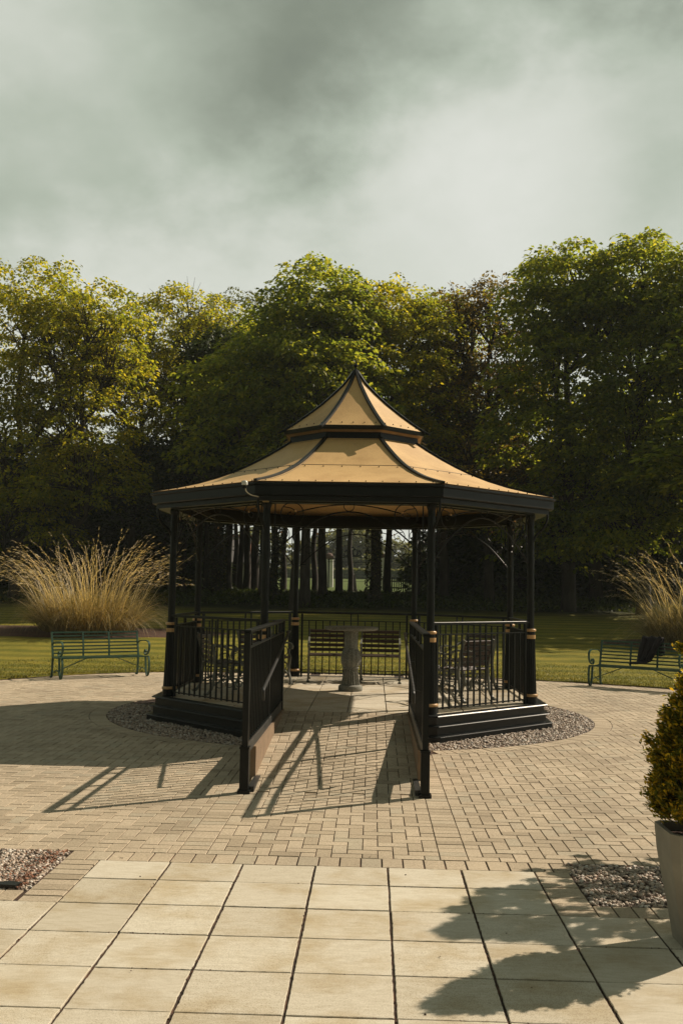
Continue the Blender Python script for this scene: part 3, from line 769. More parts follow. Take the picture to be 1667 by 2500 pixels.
# coat on the right bench : draped cloth sheet
b = MB(); nx, ny = 16, 22; vs = []; path = catmull([(0, .36, .60), (0, .33, .80), (0, .295, .93), (0, .255, .90), (0, .205, .70), (0, .17, .50), (0, .10, .445), (0, -.12, .44)], 3)
for i_, p_ in enumerate(path):
    t = i_/(len(path)-1)
    for q in range(nx):
        s_ = q/(nx-1)-.5; wd = .40-.26*max(0, t-.35)*1.5
        vs.append((s_*wd-.34*max(0, t-.45)+.014*sin(t*9+q)+.02*sin(t*6), p_.y-.012-.024*sin(s_*19+t*5), p_.z+.012*sin(s_*17+t*7)+(.02 if t > .75 else 0)))
k = len(path)
b.add(vs, [(i_*nx+q, i_*nx+q+1, (i_+1)*nx+q+1, (i_+1)*nx+q) for i_ in range(k-1) for q in range(nx-1)])
coat = b.build('coat', 'black_cloth', smooth=True); md = coat.modifiers.new('thick', 'SOLIDIFY'); md.thickness = .02
coat.location = (5.02, 18.53, 0); coat.rotation_euler.z = radians(-38)
tag(coat, 'crumpled black coat hanging over the back of the right bench', 'coat')

# ---------------------------------------------------------------- leaf generator
def unit(v_): return v_/np.maximum(np.linalg.norm(v_, axis=-1, keepdims=True), 1e-6)
def leaf_mesh(name, C, D, size, asp=.5, seed=0):
    """C centres, D leaf axes ; kite shaped leaf quads"""
    g = np.random.default_rng(seed); n = len(C); D = unit(D)
    S_ = unit(np.cross(D, unit(g.normal(0, .45, (n, 3))+np.array([0, 0, 1.0])))); Nn = np.cross(S_, D)
    s = (size*g.uniform(.65, 1.3, n))[:, None]
    V = np.stack([C-D*s*.5, C+S_*s*asp*.5+Nn*s*.06, C+D*s*.5-Nn*s*.12, C-S_*s*asp*.5+Nn*s*.06], 1).reshape(-1, 3)
    Fq = np.arange(n*4).reshape(n, 4)
    return np_mesh(name, V, Fq)
def crown_pts(lobes, ncl, nlf, cr, seed, inner=.2):
    g = np.random.default_rng(seed); lobes = np.array(lobes, float)
    wgt = lobes[:, 3]*lobes[:, 5]; wgt /= wgt.sum()
    li = g.choice(len(lobes), ncl, p=wgt); u = unit(g.normal(0, 1, (ncl, 3))); u[:, 2] = np.where(u[:, 2] < -.45, -u[:, 2], u[:, 2])
    rr = np.where(g.random(ncl) < inner, g.uniform(.35, .8, ncl), g.uniform(.82, 1.04, ncl))[:, None]
    cc = lobes[li, :3]+u*lobes[li, 3:6]*rr
    cc += g.normal(0, .12, cc.shape)*lobes[li, 3:4]*.5
    k = g.uniform(.6, 1.35, ncl)*cr
    nn = np.maximum((nlf*(k/cr)**2*g.uniform(.6, 1.2, ncl)).astype(int), 4)
    idx = np.repeat(np.arange(ncl), nn); n = len(idx)
    r_ = np.sqrt(g.random(n)); ph_ = g.uniform(0, 2*pi, n); K = k[idx]
    off = np.stack([r_*np.cos(ph_)*K, r_*np.sin(ph_)*K, -r_**2*K*.45+g.normal(0, .13, n)*K], 1)
    out = unit(off+u[idx]*K[:, None]*.4); D = out*np.array([1, 1, .4])+g.normal(0, .35, (n, 3)); D[:, 2] -= .35
    return cc[idx]+off, D, cc
def make_tree(name, label, cat, lobes, mat, ncl=420, nlf=44, cr=.62, leaf=.2, tr=.24, seed=1, group=None, loc=(0, 0, 0), bare=0, lean=0):
    g = random.Random(seed); t = thing(name, label, cat, loc, 0, group)
    P_, D, cc = crown_pts(lobes, ncl, nlf, cr, seed)
    link('crown', leaf_mesh('crown', P_, D, leaf, .62, seed), mat, t)
    b = MB(); top = max(l[2] for l in lobes); zt_ = top*.86
    tp = [(lean*(q/6)**1.5*zt_*.2+g.uniform(-.12, .12)*(q > 0), g.uniform(-.12, .12)*(q > 0), -.3+(zt_+.3)*q/6) for q in range(7)]
    b.tube(catmull(tp, 3), [tr*(1.35 if i_ == 0 else 1.12 if i_ < 2 else 1)*(1-.72*i_/18) for i_ in range(19)], 10)
    b.build('trunk', 'bark', t, smooth=True)
    b = MB()
    for l in lobes:
        z0 = min(zt_, max(1.8, l[2]-abs(l[0])*.6-l[5]*.8)); f_ = z0/zt_
        s_ = Vector((lean*f_**1.5*zt_*.2, 0, z0)); e_ = Vector(l[:3]); m_ = (s_+e_)/2+Vector((g.uniform(-.4, .4), g.uniform(-.4, .4), -.3))
        pp = catmull([s_, m_, e_], 4); b.tube(pp, [tr*.5*(1-.6*i_/(len(pp)-1)) for i_ in range(len(pp))], 7)
        near = sorted(cc, key=lambda p: (Vector(p)-e_).length)[:60]
        for q in g.sample(near, min(len(near), 16+bare)):
            q = Vector(q); a0_ = pp[g.randrange(len(pp)//2, len(pp))]; mm = (a0_+q)/2+Vector((g.uniform(-.3, .3), g.uniform(-.3, .3), g.uniform(-.1, .4)))
            b.tube(catmull([a0_, mm, q], 3), [tr*.17, tr*.15, tr*.13, tr*.11, tr*.09, tr*.07, tr*.05], 5, cap=False)
            for _ in range(3 if bare else 1):
                e2 = q+Vector((g.uniform(-.7, .7), g.uniform(-.7, .7), g.uniform(0, .9))); b.tube([mm, (mm+e2)/2+Vector((0, 0, .1)), e2], [tr*.06, tr*.045, tr*.025], 4, cap=False)
    b.build('branch', 'bark', t, smooth=True)
    return t
def lb(*a): return [tuple(x) for x in a]
def X_(px, Y): return (px-925)*Y/2424
TG = 'tall trees along the edge of the wood'
def tree_at(px, Y, lobes, label, mat, seed, **k):
    return make_tree('tree', label, 'tree', lobes, mat, seed=seed, group=TG, loc=(X_(px, Y), Y, float(gh(Y))-.05), **k)
# far left rounded crown
tree_at(40, 41, lb((0, 0, 11.7, 3.6, 3, 2.6), (-2.5, 0, 9, 3, 3, 3), (1.8, -.6, 9.0, 2.4, 2.4, 2.4), (-.5, -1, 6.4, 3.4, 2.4, 2.2), (1.5, -1, 4.6, 2.6, 2, 1.8), (0, -1.2, 3.0, 3.4, 1.8, 1.5)), 'broad yellow-green tree at the far left edge of the wood', 'leaf_yellow', 11, leaf=.17, ncl=620, nlf=59, cr=.62)
tree_at(195, 40, lb((.2, 0, 11.0, 2.6, 2.6, 2.2), (-1.6, 0, 10.4, 2.2, 2.2, 2.2), (1.1, 0, 9.4, 1.7, 2, 1.7), (-.3, -.5, 7.2, 2.6, 2.2, 2.0), (.3, -.8, 4.8, 2.6, 2, 1.8)), 'domed yellow-green tree with bare grey branches showing, second from the left', 'leaf_yellow', 12, leaf=.17, ncl=430, nlf=48, cr=.52, bare=22)
tree_at(345, 47, lb((-.3, 0, 12.3, 2.3, 2.2, 1.9), (-2.2, 0, 10.6, 1.8, 2, 1.8), (.9, 0, 10.2, 1.9, 2.2, 1.8), (-1.2, 0, 9.6, 1.8, 2, 1.8), (0, -.5, 7.0, 2.4, 2.4, 2.2), (0, 0, 4.6, 2.4, 2, 1.6)), 'thin-leaved tree with sky gaps between the domed left tree and a taller one', 'leaf_yellow', 13, leaf=.17, ncl=480, nlf=40, cr=.5, bare=10)
tree_at(455, 47, lb((-.3, 0, 13.0, 2.4, 2.2, 1.9), (1.6, 0, 12.2, 2.2, 2.2, 1.8), (2.6, 0, 9.6, 2.2, 2, 2), (-1.0, 0, 10.0, 1.9, 2, 1.9), (.6, -.5, 8.4, 2.4, 2.4, 2.2), (0, 0, 5.4, 2.6, 2, 1.8)), 'airy tree with yellow tips left of the lowest dip in the treetops', 'leaf_yellow', 14, leaf=.17, ncl=560, nlf=40, cr=.52, bare=12)
tree_at(565, 62, lb((.4, 0, 16.6, 3.4, 2.6, 2.2), (2.6, 0, 15.4, 2.8, 2.4, 2.4), (-1.8, 0, 14.6, 2.8, 2.4, 2.4), (0, 0, 10.5, 4.4, 2.4, 3.4)), 'hazy farther tree in the dip left of the tall centre tree', 'leaf_pale', 15, ncl=620, nlf=34, cr=.6)
tree_at(760, 40, lb((.2, 0, 12.4, 2.0, 2.2, 1.9), (-1.2, 0, 11.2, 1.7, 2, 1.7), (1.5, 0, 11.2, 1.8, 2, 1.7), (-1.6, -1.2, 8.9, 2.3, 2.2, 2.0), (.9, -1.4, 8.8, 2.5, 2.2, 1.9), (-2.6, -.8, 6.4, 2.5, 2.2, 1.9), (-3.8, .4, 8.4, 1.9, 2, 1.9), (.2, -1.3, 6.1, 2.6, 2.2, 1.8)), 'tallest deep green tree behind the roof peak left of centre', 'leaf_green', 16, ncl=760, nlf=46, cr=.60, leaf=.21)
tree_at(925, 42, lb((.2, 0, 12.0, 2.3, 2.4, 2.0), (1.7, 0, 11.4, 1.8, 2.2, 1.9), (-1.2, 0, 11.8, 2.0, 2.2, 1.9), (.8, -.8, 9.0, 2.6, 2.2, 2.2), (-.4, -.4, 6.8, 2.4, 2.2, 1.9), (1.6, 0, 6.4, 2.0, 2, 1.8)), 'yellow-topped tree directly behind the bandstand roof peak', 'leaf_yellow', 17, leaf=.17, ncl=640, nlf=56, cr=.58, tr=.27)
tree_at(1085, 47, lb((0, 0, 12.5, 2.0, 2, 2.4), (-.2, 0, 9.2, 2.3, 2.2, 2.3), (.4, 0, 6.6, 2.4, 2.2, 2.0)), 'narrow green tree between the yellow-topped tree and the bronze tree', 'leaf_green', 18, ncl=380, nlf=34, cr=.52, bare=8, tr=.18)
tree_at(1205, 43, lb((.3, 0, 12.6, 1.9, 2, 2.0), (-1.4, 0, 12.0, 1.8, 2, 1.9), (-1.6, 0, 10.0, 1.7, 2, 1.8), (1.5, 0, 10.6, 1.7, 2, 1.8), (0, -.6, 8.5, 2.6, 2.2, 2.2), (-.6, -.6, 6.0, 2.8, 2.2, 2.0), (.8, -.8, 4.0, 2.8, 2, 1.8)), 'sparse bronze-leaved tree with bare twigs right of the roof peak', 'leaf_bronze', 19, ncl=640, nlf=30, cr=.5, leaf=.16, bare=26)
tree_at(1395, 40, lb((0, 0, 13.1, 2.2, 2.2, 1.9), (-1.3, 0, 11.7, 1.8, 2.2, 1.9), (1.2, 0, 11.9, 2.0, 2.2, 1.8), (-.6, -1, 9.2, 2.6, 2.2, 2.1), (-1, -1, 6.6, 2.7, 2.2, 1.9), (.5, -1.2, 4.6, 2.8, 2, 1.8), (-.3, -1.2, 2.9, 2.8, 1.8, 1.5)), 'tall dense green tree on the right, left of the tallest pair', 'leaf_green', 20, ncl=720, nlf=46, cr=.60, leaf=.21, tr=.3)
tree_at(1575, 39, lb((0, 0, 13.2, 2.3, 2.2, 1.9), (1.5, 0, 11.9, 2.2, 2.2, 1.9), (-1.5, 0, 11.4, 2.1, 2.2, 1.9), (0, -1, 9.2, 2.9, 2.2, 2.2), (-.8, -1, 6.8, 2.8, 2.2, 2.0), (1, -1.2, 4.8, 3, 2, 1.8), (-.8, -1.4, 3.0, 2.8, 1.8, 1.5)), 'tallest dense green tree near the right edge of the photo', 'leaf_green', 21, ncl=760, nlf=46, cr=.60, leaf=.21, tr=.28)
tree_at(1740, 38, lb((0, 0, 12.3, 2.4, 2.2, 2.0), (-1.3, 0, 10.6, 2.2, 2.2, 2.2), (0, 0, 7.6, 3, 2.2, 2.4), (0, 0, 4.6, 3, 2, 2)), 'green tree cut off by the right edge of the photo', 'leaf_green', 22, ncl=460, nlf=44, cr=.60)

# inner rows: slim trees whose trunks show under the canopy
WG = 'slim dark trees in the middle of the wood'
base_lobes = lb((0, 0, 10.4, 2.0, 2.0, 2.0), (.5, 0, 8.0, 2.3, 2.2, 2.0), (-.5, 0, 6.0, 2.2, 2.2, 1.7))
slim = make_tree('slim_tree', 'x', 'tree', base_lobes, 'leaf_green', ncl=260, nlf=34, cr=.6, leaf=.22, tr=.23, seed=31, group=WG, loc=(X_(803, 44), 44, float(gh(44))-.05))
slim['label'] = 'dark straight trunk just left of the white left gate pillar'
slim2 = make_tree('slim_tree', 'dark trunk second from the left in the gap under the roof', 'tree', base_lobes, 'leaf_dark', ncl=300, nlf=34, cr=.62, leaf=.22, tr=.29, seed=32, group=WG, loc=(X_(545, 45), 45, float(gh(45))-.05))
rows_ = [(532, 52, .62, 'thin dark trunk close behind the left end of the gap', 0), (588, 54, .62, 'thin dark trunk deep in the wood before the cottage gable', 0), (636, 50, .9, 'dark trunk just right of the cottage gable', 1), (706, 52, .75, 'dark trunk deep in the wood left of the pale one', 0), (870, 56, .6, 'very thin far trunk in the gateway view', 0), (519, 47, .8, 'dark trunk at the left end of the gap before the white cottage wall', 0), (571, 48, .9, 'dark trunk before the middle of the white cottage', 1), (599, 51, .62, 'thin dark trunk in front of the cottage roof', 0), (614, 49, .7, 'thin dark trunk at the right corner of the cottage', 1),
         (660, 44, .95, 'stout dark trunk right of the cottage in the gap', 1), (684, 43, .9, 'dark trunk with sunlit ivy down its right side', 0), (732, 38, .62, 'pale brown trunk standing forward of the others', 0), (755, 46, .85, 'dark trunk right of the pale brown one', 1), (782, 50, .75, 'slim dark trunk in line with the left half of the gap', 0),
         (843, 47, .85, 'dark trunk between the two white gate pillars', 0), (962, 48, .75, 'slim trunk right of the white right gate pillar', 1), (1030, 46, .62, 'slim trunk seen between the front right column and rear column', 0), (1092, 45, .9, 'leaning dark trunk right of the front right column', 1),
         (1150, 50, .8, 'dark trunk before the hedge on the right of the bandstand', 1), (1290, 46, .85, 'dark trunk right of the bandstand roof corner', 1), (1462, 45, 1.2, 'thick dark trunk on the right of the lawn', 1), (400, 47, .8, 'dark trunk left of the bandstand columns', 1), (330, 44, .9, 'dark trunk behind the dry grass clump right side', 1), (110, 45, .9, 'dark trunk behind the left side of the dry grass clump', 1), (1650, 44, 1, 'dark trunk behind the right dry grass clump', 1)]
for i_, (px, Y, s_, lab, kd) in enumerate(rows_):
    dup((slim, slim2)[kd], (X_(px, Y), Y, float(gh(Y))-.05), i_*1.37, lab, WG, (max(s_, .75), max(s_, .75), ((.86 if kd else .9)+.08*((i_*7) % 5-2)/2)*(.62 if px < 480 else 1)))
# dark evergreen shrubs filling the wood edge
SG = 'dark evergreen bushes under the trees'
bush_l = lb((0, 0, .6, 1.6, 1.4, 1.0), (0, 0, 1.6, 1.5, 1.4, 1.5), (.5, .2, 3.2, 1.3, 1.3, 1.4), (-.4, 0, 4.4, 1.0, 1.1, 1.2))
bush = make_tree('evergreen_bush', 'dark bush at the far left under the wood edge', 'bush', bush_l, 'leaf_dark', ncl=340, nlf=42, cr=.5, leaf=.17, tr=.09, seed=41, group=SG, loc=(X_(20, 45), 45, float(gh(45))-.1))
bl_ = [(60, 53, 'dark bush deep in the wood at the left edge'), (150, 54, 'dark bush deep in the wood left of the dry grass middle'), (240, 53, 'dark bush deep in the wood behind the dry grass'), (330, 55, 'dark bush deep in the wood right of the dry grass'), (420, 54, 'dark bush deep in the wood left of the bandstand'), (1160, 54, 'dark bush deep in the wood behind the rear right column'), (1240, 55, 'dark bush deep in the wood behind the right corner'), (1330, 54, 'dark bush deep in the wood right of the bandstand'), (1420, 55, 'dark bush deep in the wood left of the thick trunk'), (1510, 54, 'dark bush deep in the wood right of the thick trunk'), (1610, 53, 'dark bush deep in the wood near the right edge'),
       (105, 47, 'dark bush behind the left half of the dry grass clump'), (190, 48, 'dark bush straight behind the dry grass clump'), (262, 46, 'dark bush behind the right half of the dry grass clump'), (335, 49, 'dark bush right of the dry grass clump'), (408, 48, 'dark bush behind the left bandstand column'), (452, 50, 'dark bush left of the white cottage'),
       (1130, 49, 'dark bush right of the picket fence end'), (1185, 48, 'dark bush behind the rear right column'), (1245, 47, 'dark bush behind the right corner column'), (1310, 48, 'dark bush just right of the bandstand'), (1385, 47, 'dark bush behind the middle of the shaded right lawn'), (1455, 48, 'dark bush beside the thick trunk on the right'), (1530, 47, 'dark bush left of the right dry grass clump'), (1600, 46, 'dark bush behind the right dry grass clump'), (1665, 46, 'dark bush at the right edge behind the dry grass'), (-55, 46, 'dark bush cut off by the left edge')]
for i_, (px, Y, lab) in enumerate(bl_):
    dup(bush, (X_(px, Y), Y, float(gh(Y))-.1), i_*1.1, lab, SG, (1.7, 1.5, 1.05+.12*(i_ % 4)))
# trees beyond the right edge whose shade falls on the right lawn
OG = 'trees outside the right edge that shade the lawn'
for i_, (x, y, s_) in enumerate(((17.5, 31.0, .68), (20, 26.5, .9), (24, 31, 1.0), (13.5, 35.5, .9))):
    src = slim if i_ % 2 else slim2
    dup(src, (x, y, float(gh(y))), i_*2.1, 'green tree outside the photo to the right of the lawn', OG, (1.7*s_, 1.7*s_, s_))
# far trees behind the hedge
FG = 'distant trees beyond the field hedge'
ft = make_tree('distant_tree', 'small hazy tree beyond the hedge, seen left of the left gate pillar', 'tree', lb((0, 0, 4.2, 3.6, 2.4, 2.4), (2.5, 0, 2.8, 2.6, 2, 2.0), (-2.4, 0, 2.4, 2.8, 2, 1.9), (.5, 0, 1.8, 3.2, 2, 1.5)), 'leaf_pale', ncl=260, nlf=26, cr=.8, leaf=.42, tr=.3, seed=51, group=FG, loc=(X_(770, 165), 165, float(gh(165))))
for i_, (px, Y, s_, lab) in enumerate(((835, 160, 1.2, 'distant tree framed between the two gate pillars on the left'), (885, 158, 1.3, 'distant tree framed between the two gate pillars on the right'), (975, 160, 1.0, 'distant tree right of the right gate pillar'), (1060, 165, 1.1, 'distant tree above the picket fence'), (1180, 162, 1.3, 'distant tree behind the right part of the wood'), (640, 160, 1.2, 'distant tree right of the white cottage'), (470, 150, 1.1, 'distant tree left of the white cottage'), (1320, 160, 1.3, 'distant tree far right beyond the field'), (330, 160, 1.3, 'distant tree far left beyond the field'))):
    dup(ft, (X_(px, Y), Y, float(gh(Y))), i_*1.9, lab, FG, (s_, s_, s_))
# undergrowth
n = 26000; g = np.random.default_rng(61); x = g.uniform(-19, 18, n); y = g.uniform(0, 1, n)**.8*9+39.5+np.sin(x*.9)*.5
P_ = np.stack([x, y, gh(y)+g.uniform(0, .35, n)*(.4+.6*np.clip((y-39)/4, 0, 1))], 1); D = g.normal(0, .5, (n, 3)); D[:, 2] += .6
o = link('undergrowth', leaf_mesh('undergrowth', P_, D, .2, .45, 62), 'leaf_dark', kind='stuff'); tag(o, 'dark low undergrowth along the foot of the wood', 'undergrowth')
# ivy on trunks
for px, Y, r_, lab in ((916, 42, .29, 'dark ivy climbing the thick trunk before the right gate pillar'), (690, 42.7, .2, 'sunlit ivy strands hanging beside a trunk left of the pale one'), (545, 45, .33, 'dark ivy climbing the stout trunk before the cottage')):
    n = 2600; a = g.uniform(0, 2*pi, n); z = g.uniform(0, 6.5, n)
    rr = r_*g.uniform(.95, 1.25, n); x0 = X_(925, Y) if px == 916 else X_(px, Y)
    P_ = np.stack([rr*np.cos(a), rr*np.sin(a), z], 1); D = np.stack([np.cos(a), np.sin(a), g.uniform(-1, .2, n)], 1)+g.normal(0, .3, (n, 3))
    o = link('ivy', leaf_mesh('ivy', P_, D, .10, .9, 63), 'ivy_leaf'); o.location = (x0, Y, float(gh(Y))); tag(o, lab, 'ivy')

# ---------------------------------------------------------------- far side of the wood
def gz(Y): return float(gh(Y))
# hedge
n = 9000; x = g.uniform(-60, 60, n); P_ = np.stack([x, 148+g.uniform(-.6, .6, n), g.uniform(0, 1.45, n)], 1)
hd = thing('field_hedge', 'long clipped hedge with sunlit top across the far field', 'hedge', (0, 0, gz(148)))
b = MB(); b.box((0, 148, .65), (120, 1.0, 1.3)); b.build('hedge_body', 'leaf_dark', hd)
P_[:, 2] = np.where(g.random(n) < .5, 1.25+g.uniform(0, .3, n), P_[:, 2])
D = g.normal(0, 1, (n, 3)); link('hedge_leaves', leaf_mesh('hedge_leaves', P_, D, .5, .7, 65), 'leaf_pale', hd)
# gate pillars
def pillar(px, Y, wd, h, lab, dome):
    t = thing('gate_pillar', lab, 'gate pillar', (X_(px, Y), Y, gz(Y)-.1), 0, 'white gate pillars beyond the wood')
    b = MB(); b.box((0, 0, h/2), (wd, wd, h), bev=.02); b.box((0, 0, .06), (wd+.1, wd+.1, .12)); b.build('shaft', 'white_wall', t)
    b = MB(); b.box((0, 0, h+.07), (wd+.14, wd+.14, .14), bev=.02); b.box((0, 0, h+.19), (wd+.04, wd+.04, .10), bev=.02)
    if dome: b.lathe([(wd*.45, h+.24), (wd*.42, h+.34), (wd*.3, h+.42), (.05, h+.46)], 16)
    b.build('cap', 'cap_stone', t)
pillar(945, 66, .80, 2.25, 'white gate pillar with brown cap right of the ivy trunk', False)
pillar(817, 74, .62, 2.2, 'white gate pillar with rounded cap left of the gateway', True)
# iron overthrow between the pillars
t = thing('gate_arch', 'dark iron arch with an ornate crest above the gateway', 'gate arch', (X_(874, 68), 68, gz(68)))
b = MB(); b.tube(catmull([(-1.7, 0, 2.0), (-.8, 0, 2.15), (0, 0, 2.25), (.8, 0, 2.15), (1.7, 0, 2.0)], 5), .03, 6); b.tube([(-1.7, 0, 1.85), (1.7, 0, 1.85)], .02, 6); b.build('arch_bar', 'black_iron', t)
b = MB()
for x, z, r_ in ((-.42, 2.45, .15), (.42, 2.45, .15), (-.16, 2.5, .2), (.16, 2.5, .2), (0, 2.75, .12)): b.tube([(x+r_*cos(q), 0, z+r_*sin(q)) for q in np.linspace(0, 2*pi, 16)], .03, 6)
b.tube([(-.65, 0, 2.28), (-.5, 0, 2.62), (0, 0, 2.85), (.5, 0, 2.62), (.65, 0, 2.28), (-.65, 0, 2.28)], .025, 6); b.build('crest', 'black_iron', t)
b = MB(); b.tube([(-1.62, 0, 0), (-1.62, 0, 2.05)], .05, 6); b.tube([(1.62, 0, 0), (1.62, 0, 2.05)], .05, 6); b.build('post', 'black_iron', t)
# white cottage
Y = 78; xa, xb = X_(474, Y), X_(612, Y); z0 = gz(Y)-.2
ct = thing('cottage', 'low white cottage with grey roof glimpsed between the trunks', 'cottage', ((xa+xb)/2, Y+3, z0))
hw = (xb-xa)/2
b = MB(); b.box((0, 0, 1.0), (2*hw, 6, 2.0)); b.add([(-hw, -3, 2.0), (-hw, 3, 2.0), (-hw, 0, 4.0), (hw, -3, 2.0), (hw, 3, 2.0), (hw, 0, 4.0)], [(0, 2, 1), (3, 4, 5)]); b.build('wall', 'cream_wall', ct)
b = MB(); o_ = .25
for s_ in (-1, 1): b.add([(-hw-o_, s_*3.25, 1.85), (hw+o_, s_*3.25, 1.85), (hw+o_, 0, 4.03), (-hw-o_, 0, 4.03), (-hw-o_, s_*3.25, 1.97), (hw+o_, s_*3.25, 1.97), (hw+o_, 0, 4.15), (-hw-o_, 0, 4.15)], [(0, 1, 2, 3), (4, 5, 6, 7), (0, 1, 5, 4), (1, 2, 6, 5), (3, 0, 4, 7)])
rf = b.build('roof', 'slate_roof', ct)
b = MB()
for x in (-hw-o_, hw+o_, -.9):
    b.bar((x, -3.3, 1.98), (x, 0, 4.2), .16, .1); 
b.bar((-hw-.3, 0, 4.2), (hw+.3, 0, 4.2), .2, .14); b.build('ridge_tiles', 'clay_tile', rf)
b = MB(); b.box((1.6, -3.01, 1.1), (.8, .06, .9)); b.build('window', 'black_iron', ct)
# picket fences
def fence(px0, px1, Y, h, mat, lab):
    xa, xb = X_(px0, Y), X_(px1, Y); t = thing('picket_fence', lab, 'fence', (xa, Y, gz(Y)), 0); Ln = xb-xa
    b = MB(); n = int(Ln/.14)
    for q in range(n): b.box((q*.14, 0, h/2+.03*sin(q*2.1)), (.075, .02, h)); b.add([(q*.14-.037, -.01, h), (q*.14+.037, -.01, h), (q*.14, -.01, h+.07)], [(0, 1, 2)])
    b.build('picket', mat, t)
    b = MB(); b.box((Ln/2, .03, h*.25), (Ln, .04, .08)); b.box((Ln/2, .03, h*.75), (Ln, .04, .08)); b.build('rail', mat, t)
    for q in range(int(Ln/2.4)+1):
        b = MB(); b.box((q*2.4, .07, h*.55), (.12, .12, h*1.1)); b.build('post', mat, t)
fence(950, 1130, 64, .85, 'black_iron', 'dark picket fence right of the gateway')
fence(385, 478, 62, .95, 'grey_wood', 'grey picket fence between the dry grass clump and the cottage')
fence(-40, 130, 60, .95, 'grey_wood', 'grey picket fence behind the far left bushes')
t = thing('field_fence', 'low post and wire fence at the near side of the field', 'fence', (X_(850, 80), 80, gz(80)))
for q in range(9):
    b = MB(); b.box((-6+q*2, 0, .5), (.09, .09, 1.0)); b.build('post', 'grey_wood', t)
b = MB()
for z in (.4, .7, .95): b.tube([(-6, 0, z), (10, 0, z)], .012, 4)
b.build('wire', 'black_iron', t)
b = MB(); b.lathe([(.34, -.1), (.26, .15), (.2, .5), (.15, .9), (.10, 1.02), (.04, 1.05)], 12, flute=.15, fl=5); o = b.build('tree_stump', 'bark', smooth=True); o.location = (X_(877, 60), 60, gz(60)); tag(o, 'dark pointed tree stump in the gateway between the trunks', 'tree stump')

# ---------------------------------------------------------------- pampas clumps and their beds
def ribbons(name, n, base_r, length, spread, wid, seed, droop=1.0, tmin=0, segs=9, plume=0):
    g = np.random.default_rng(seed); a = g.uniform(0, 2*pi, n); br = np.sqrt(g.random(n))*base_r
    lean = (g.uniform(tmin, 1, n)**.9)*spread; Ln = length*g.uniform(.72, 1.08, n); dr = droop*g.uniform(.6, 1.4, n)
    a2 = a+g.normal(0, .5, n); t = np.linspace(0, 1, segs)
    ang = lean[:, None]+dr[:, None]*t[None]**2.2          # angle from vertical along the blade
    ds = Ln[:, None]/(segs-1)
    hor = np.cumsum(np.sin(ang)*ds, 1)-np.sin(ang[:, :1])*ds; ver = np.cumsum(np.cos(ang)*ds, 1)-np.cos(ang[:, :1])*ds
    wob = g.normal(0, .012, (n, segs))*t
    x = br[:, None]*np.cos(a)[:, None]*1.35+hor*np.cos(a2)[:, None]+wob; y = br[:, None]*np.sin(a)[:, None]+hor*np.sin(a2)[:, None]; z = ver
    C = np.stack([x, y, z], -1)
    sd = np.stack([-np.sin(a2+g.normal(0, .8, n)), np.cos(a2), np.zeros(n)], 1); sd = unit(sd)[:, None, :]
    if plume:
        prof = np.interp(t, [0, .70, .78, .9, 1], [1, .8, 3.4, 3.6, .3])
    else: prof = np.interp(t, [0, .4, 1], [1, 1, .12])
    W_ = wid*prof[None, :, None]*g.uniform(.7, 1.3, n)[:, None, None]
    V = np.stack([C-sd*W_/2, C+sd*W_/2], 2)              # n,segs,2,3
    Vf = V.reshape(-1, 3); i0 = (np.arange(n)[:, None]*segs*2+np.arange(segs-1)[None]*2).reshape(-1, 1)
    Fq = np.concatenate([i0, i0+1, i0+3, i0+2], 1); return Vf, Fq, C, sd
def pampas(lab, loc, W_, H_, seed, nst):
    t = thing('ornamental_grass', lab, 'grass clump', loc)
    V, Fq, _, _ = ribbons('foliage', 3600, W_*.33, H_*.66, .95, .011, seed, 1.5)
    link('foliage', np_mesh('foliage', V, Fq), 'pampas_leaf', t)
    V, Fq, C, sd = ribbons('flower_stems', nst, W_*.33, H_*1.06, .52, .012, seed+1, 1.0, segs=16)
    link('flower_stems', np_mesh('flower_stems', V, Fq), 'pampas_straw', t)
    # feathery heads: short hairs along the last third of each stem
    g = np.random.default_rng(seed+2); P_, D = [], []
    for k in range(11, 16):
        for _ in range(4):
            base = C[:, k]; d = unit(C[:, k]-C[:, k-1]); P_.append(base+g.normal(0, .007, base.shape)+d*g.uniform(-.08, .08, (len(base), 1))); D.append(d*1.0+g.normal(0, .13, base.shape)+np.array([0, 0, -.25]))
    link('plumes', leaf_mesh('plumes', np.concatenate(P_), np.concatenate(D), .10, .12, seed), 'pampas_straw', t)
    return t
def bed(cx_, cy_, rx, ry, lab):
    b = MB(); n = 64; vs = [(cx_, cy_, gz(cy_)+.09)]
    for f_, dz in ((.6, .085), (.93, .05), (1.0, .012)):
        for q in range(n):
            A = 2*pi*q/n; x = cx_+rx*f_*cos(A)*(1+.05*sin(A*3)); y = cy_+ry*f_*sin(A)*(1+.05*cos(A*2)); vs.append((x, y, gz(y)+dz))
    fs = [(0, 1+q, 1+(q+1) % n) for q in range(n)]+[(1+k*n+q, 1+(k+1)*n+q, 1+(k+1)*n+(q+1) % n, 1+k*n+(q+1) % n) for k in (0, 1) for q in range(n)]
    b.add(vs, fs); b.build(lab, 'soil', smooth=True, kind='structure')
bed(-9.0, 28.0, 5.0, 1.5, 'planting_bed'); bed(9.9, 27.6, 3.6, 1.6, 'planting_bed')
pampas('large clump of tall dry feathery grass behind the left bench', (-8.0, 27.9, gz(27.9)), 2.85, 2.75, 71, 300)
pampas('clump of tall dry grass cut off at the right edge behind the right bench', (9.15, 27.6, gz(27.6)), 3.4, 2.75, 81, 230)

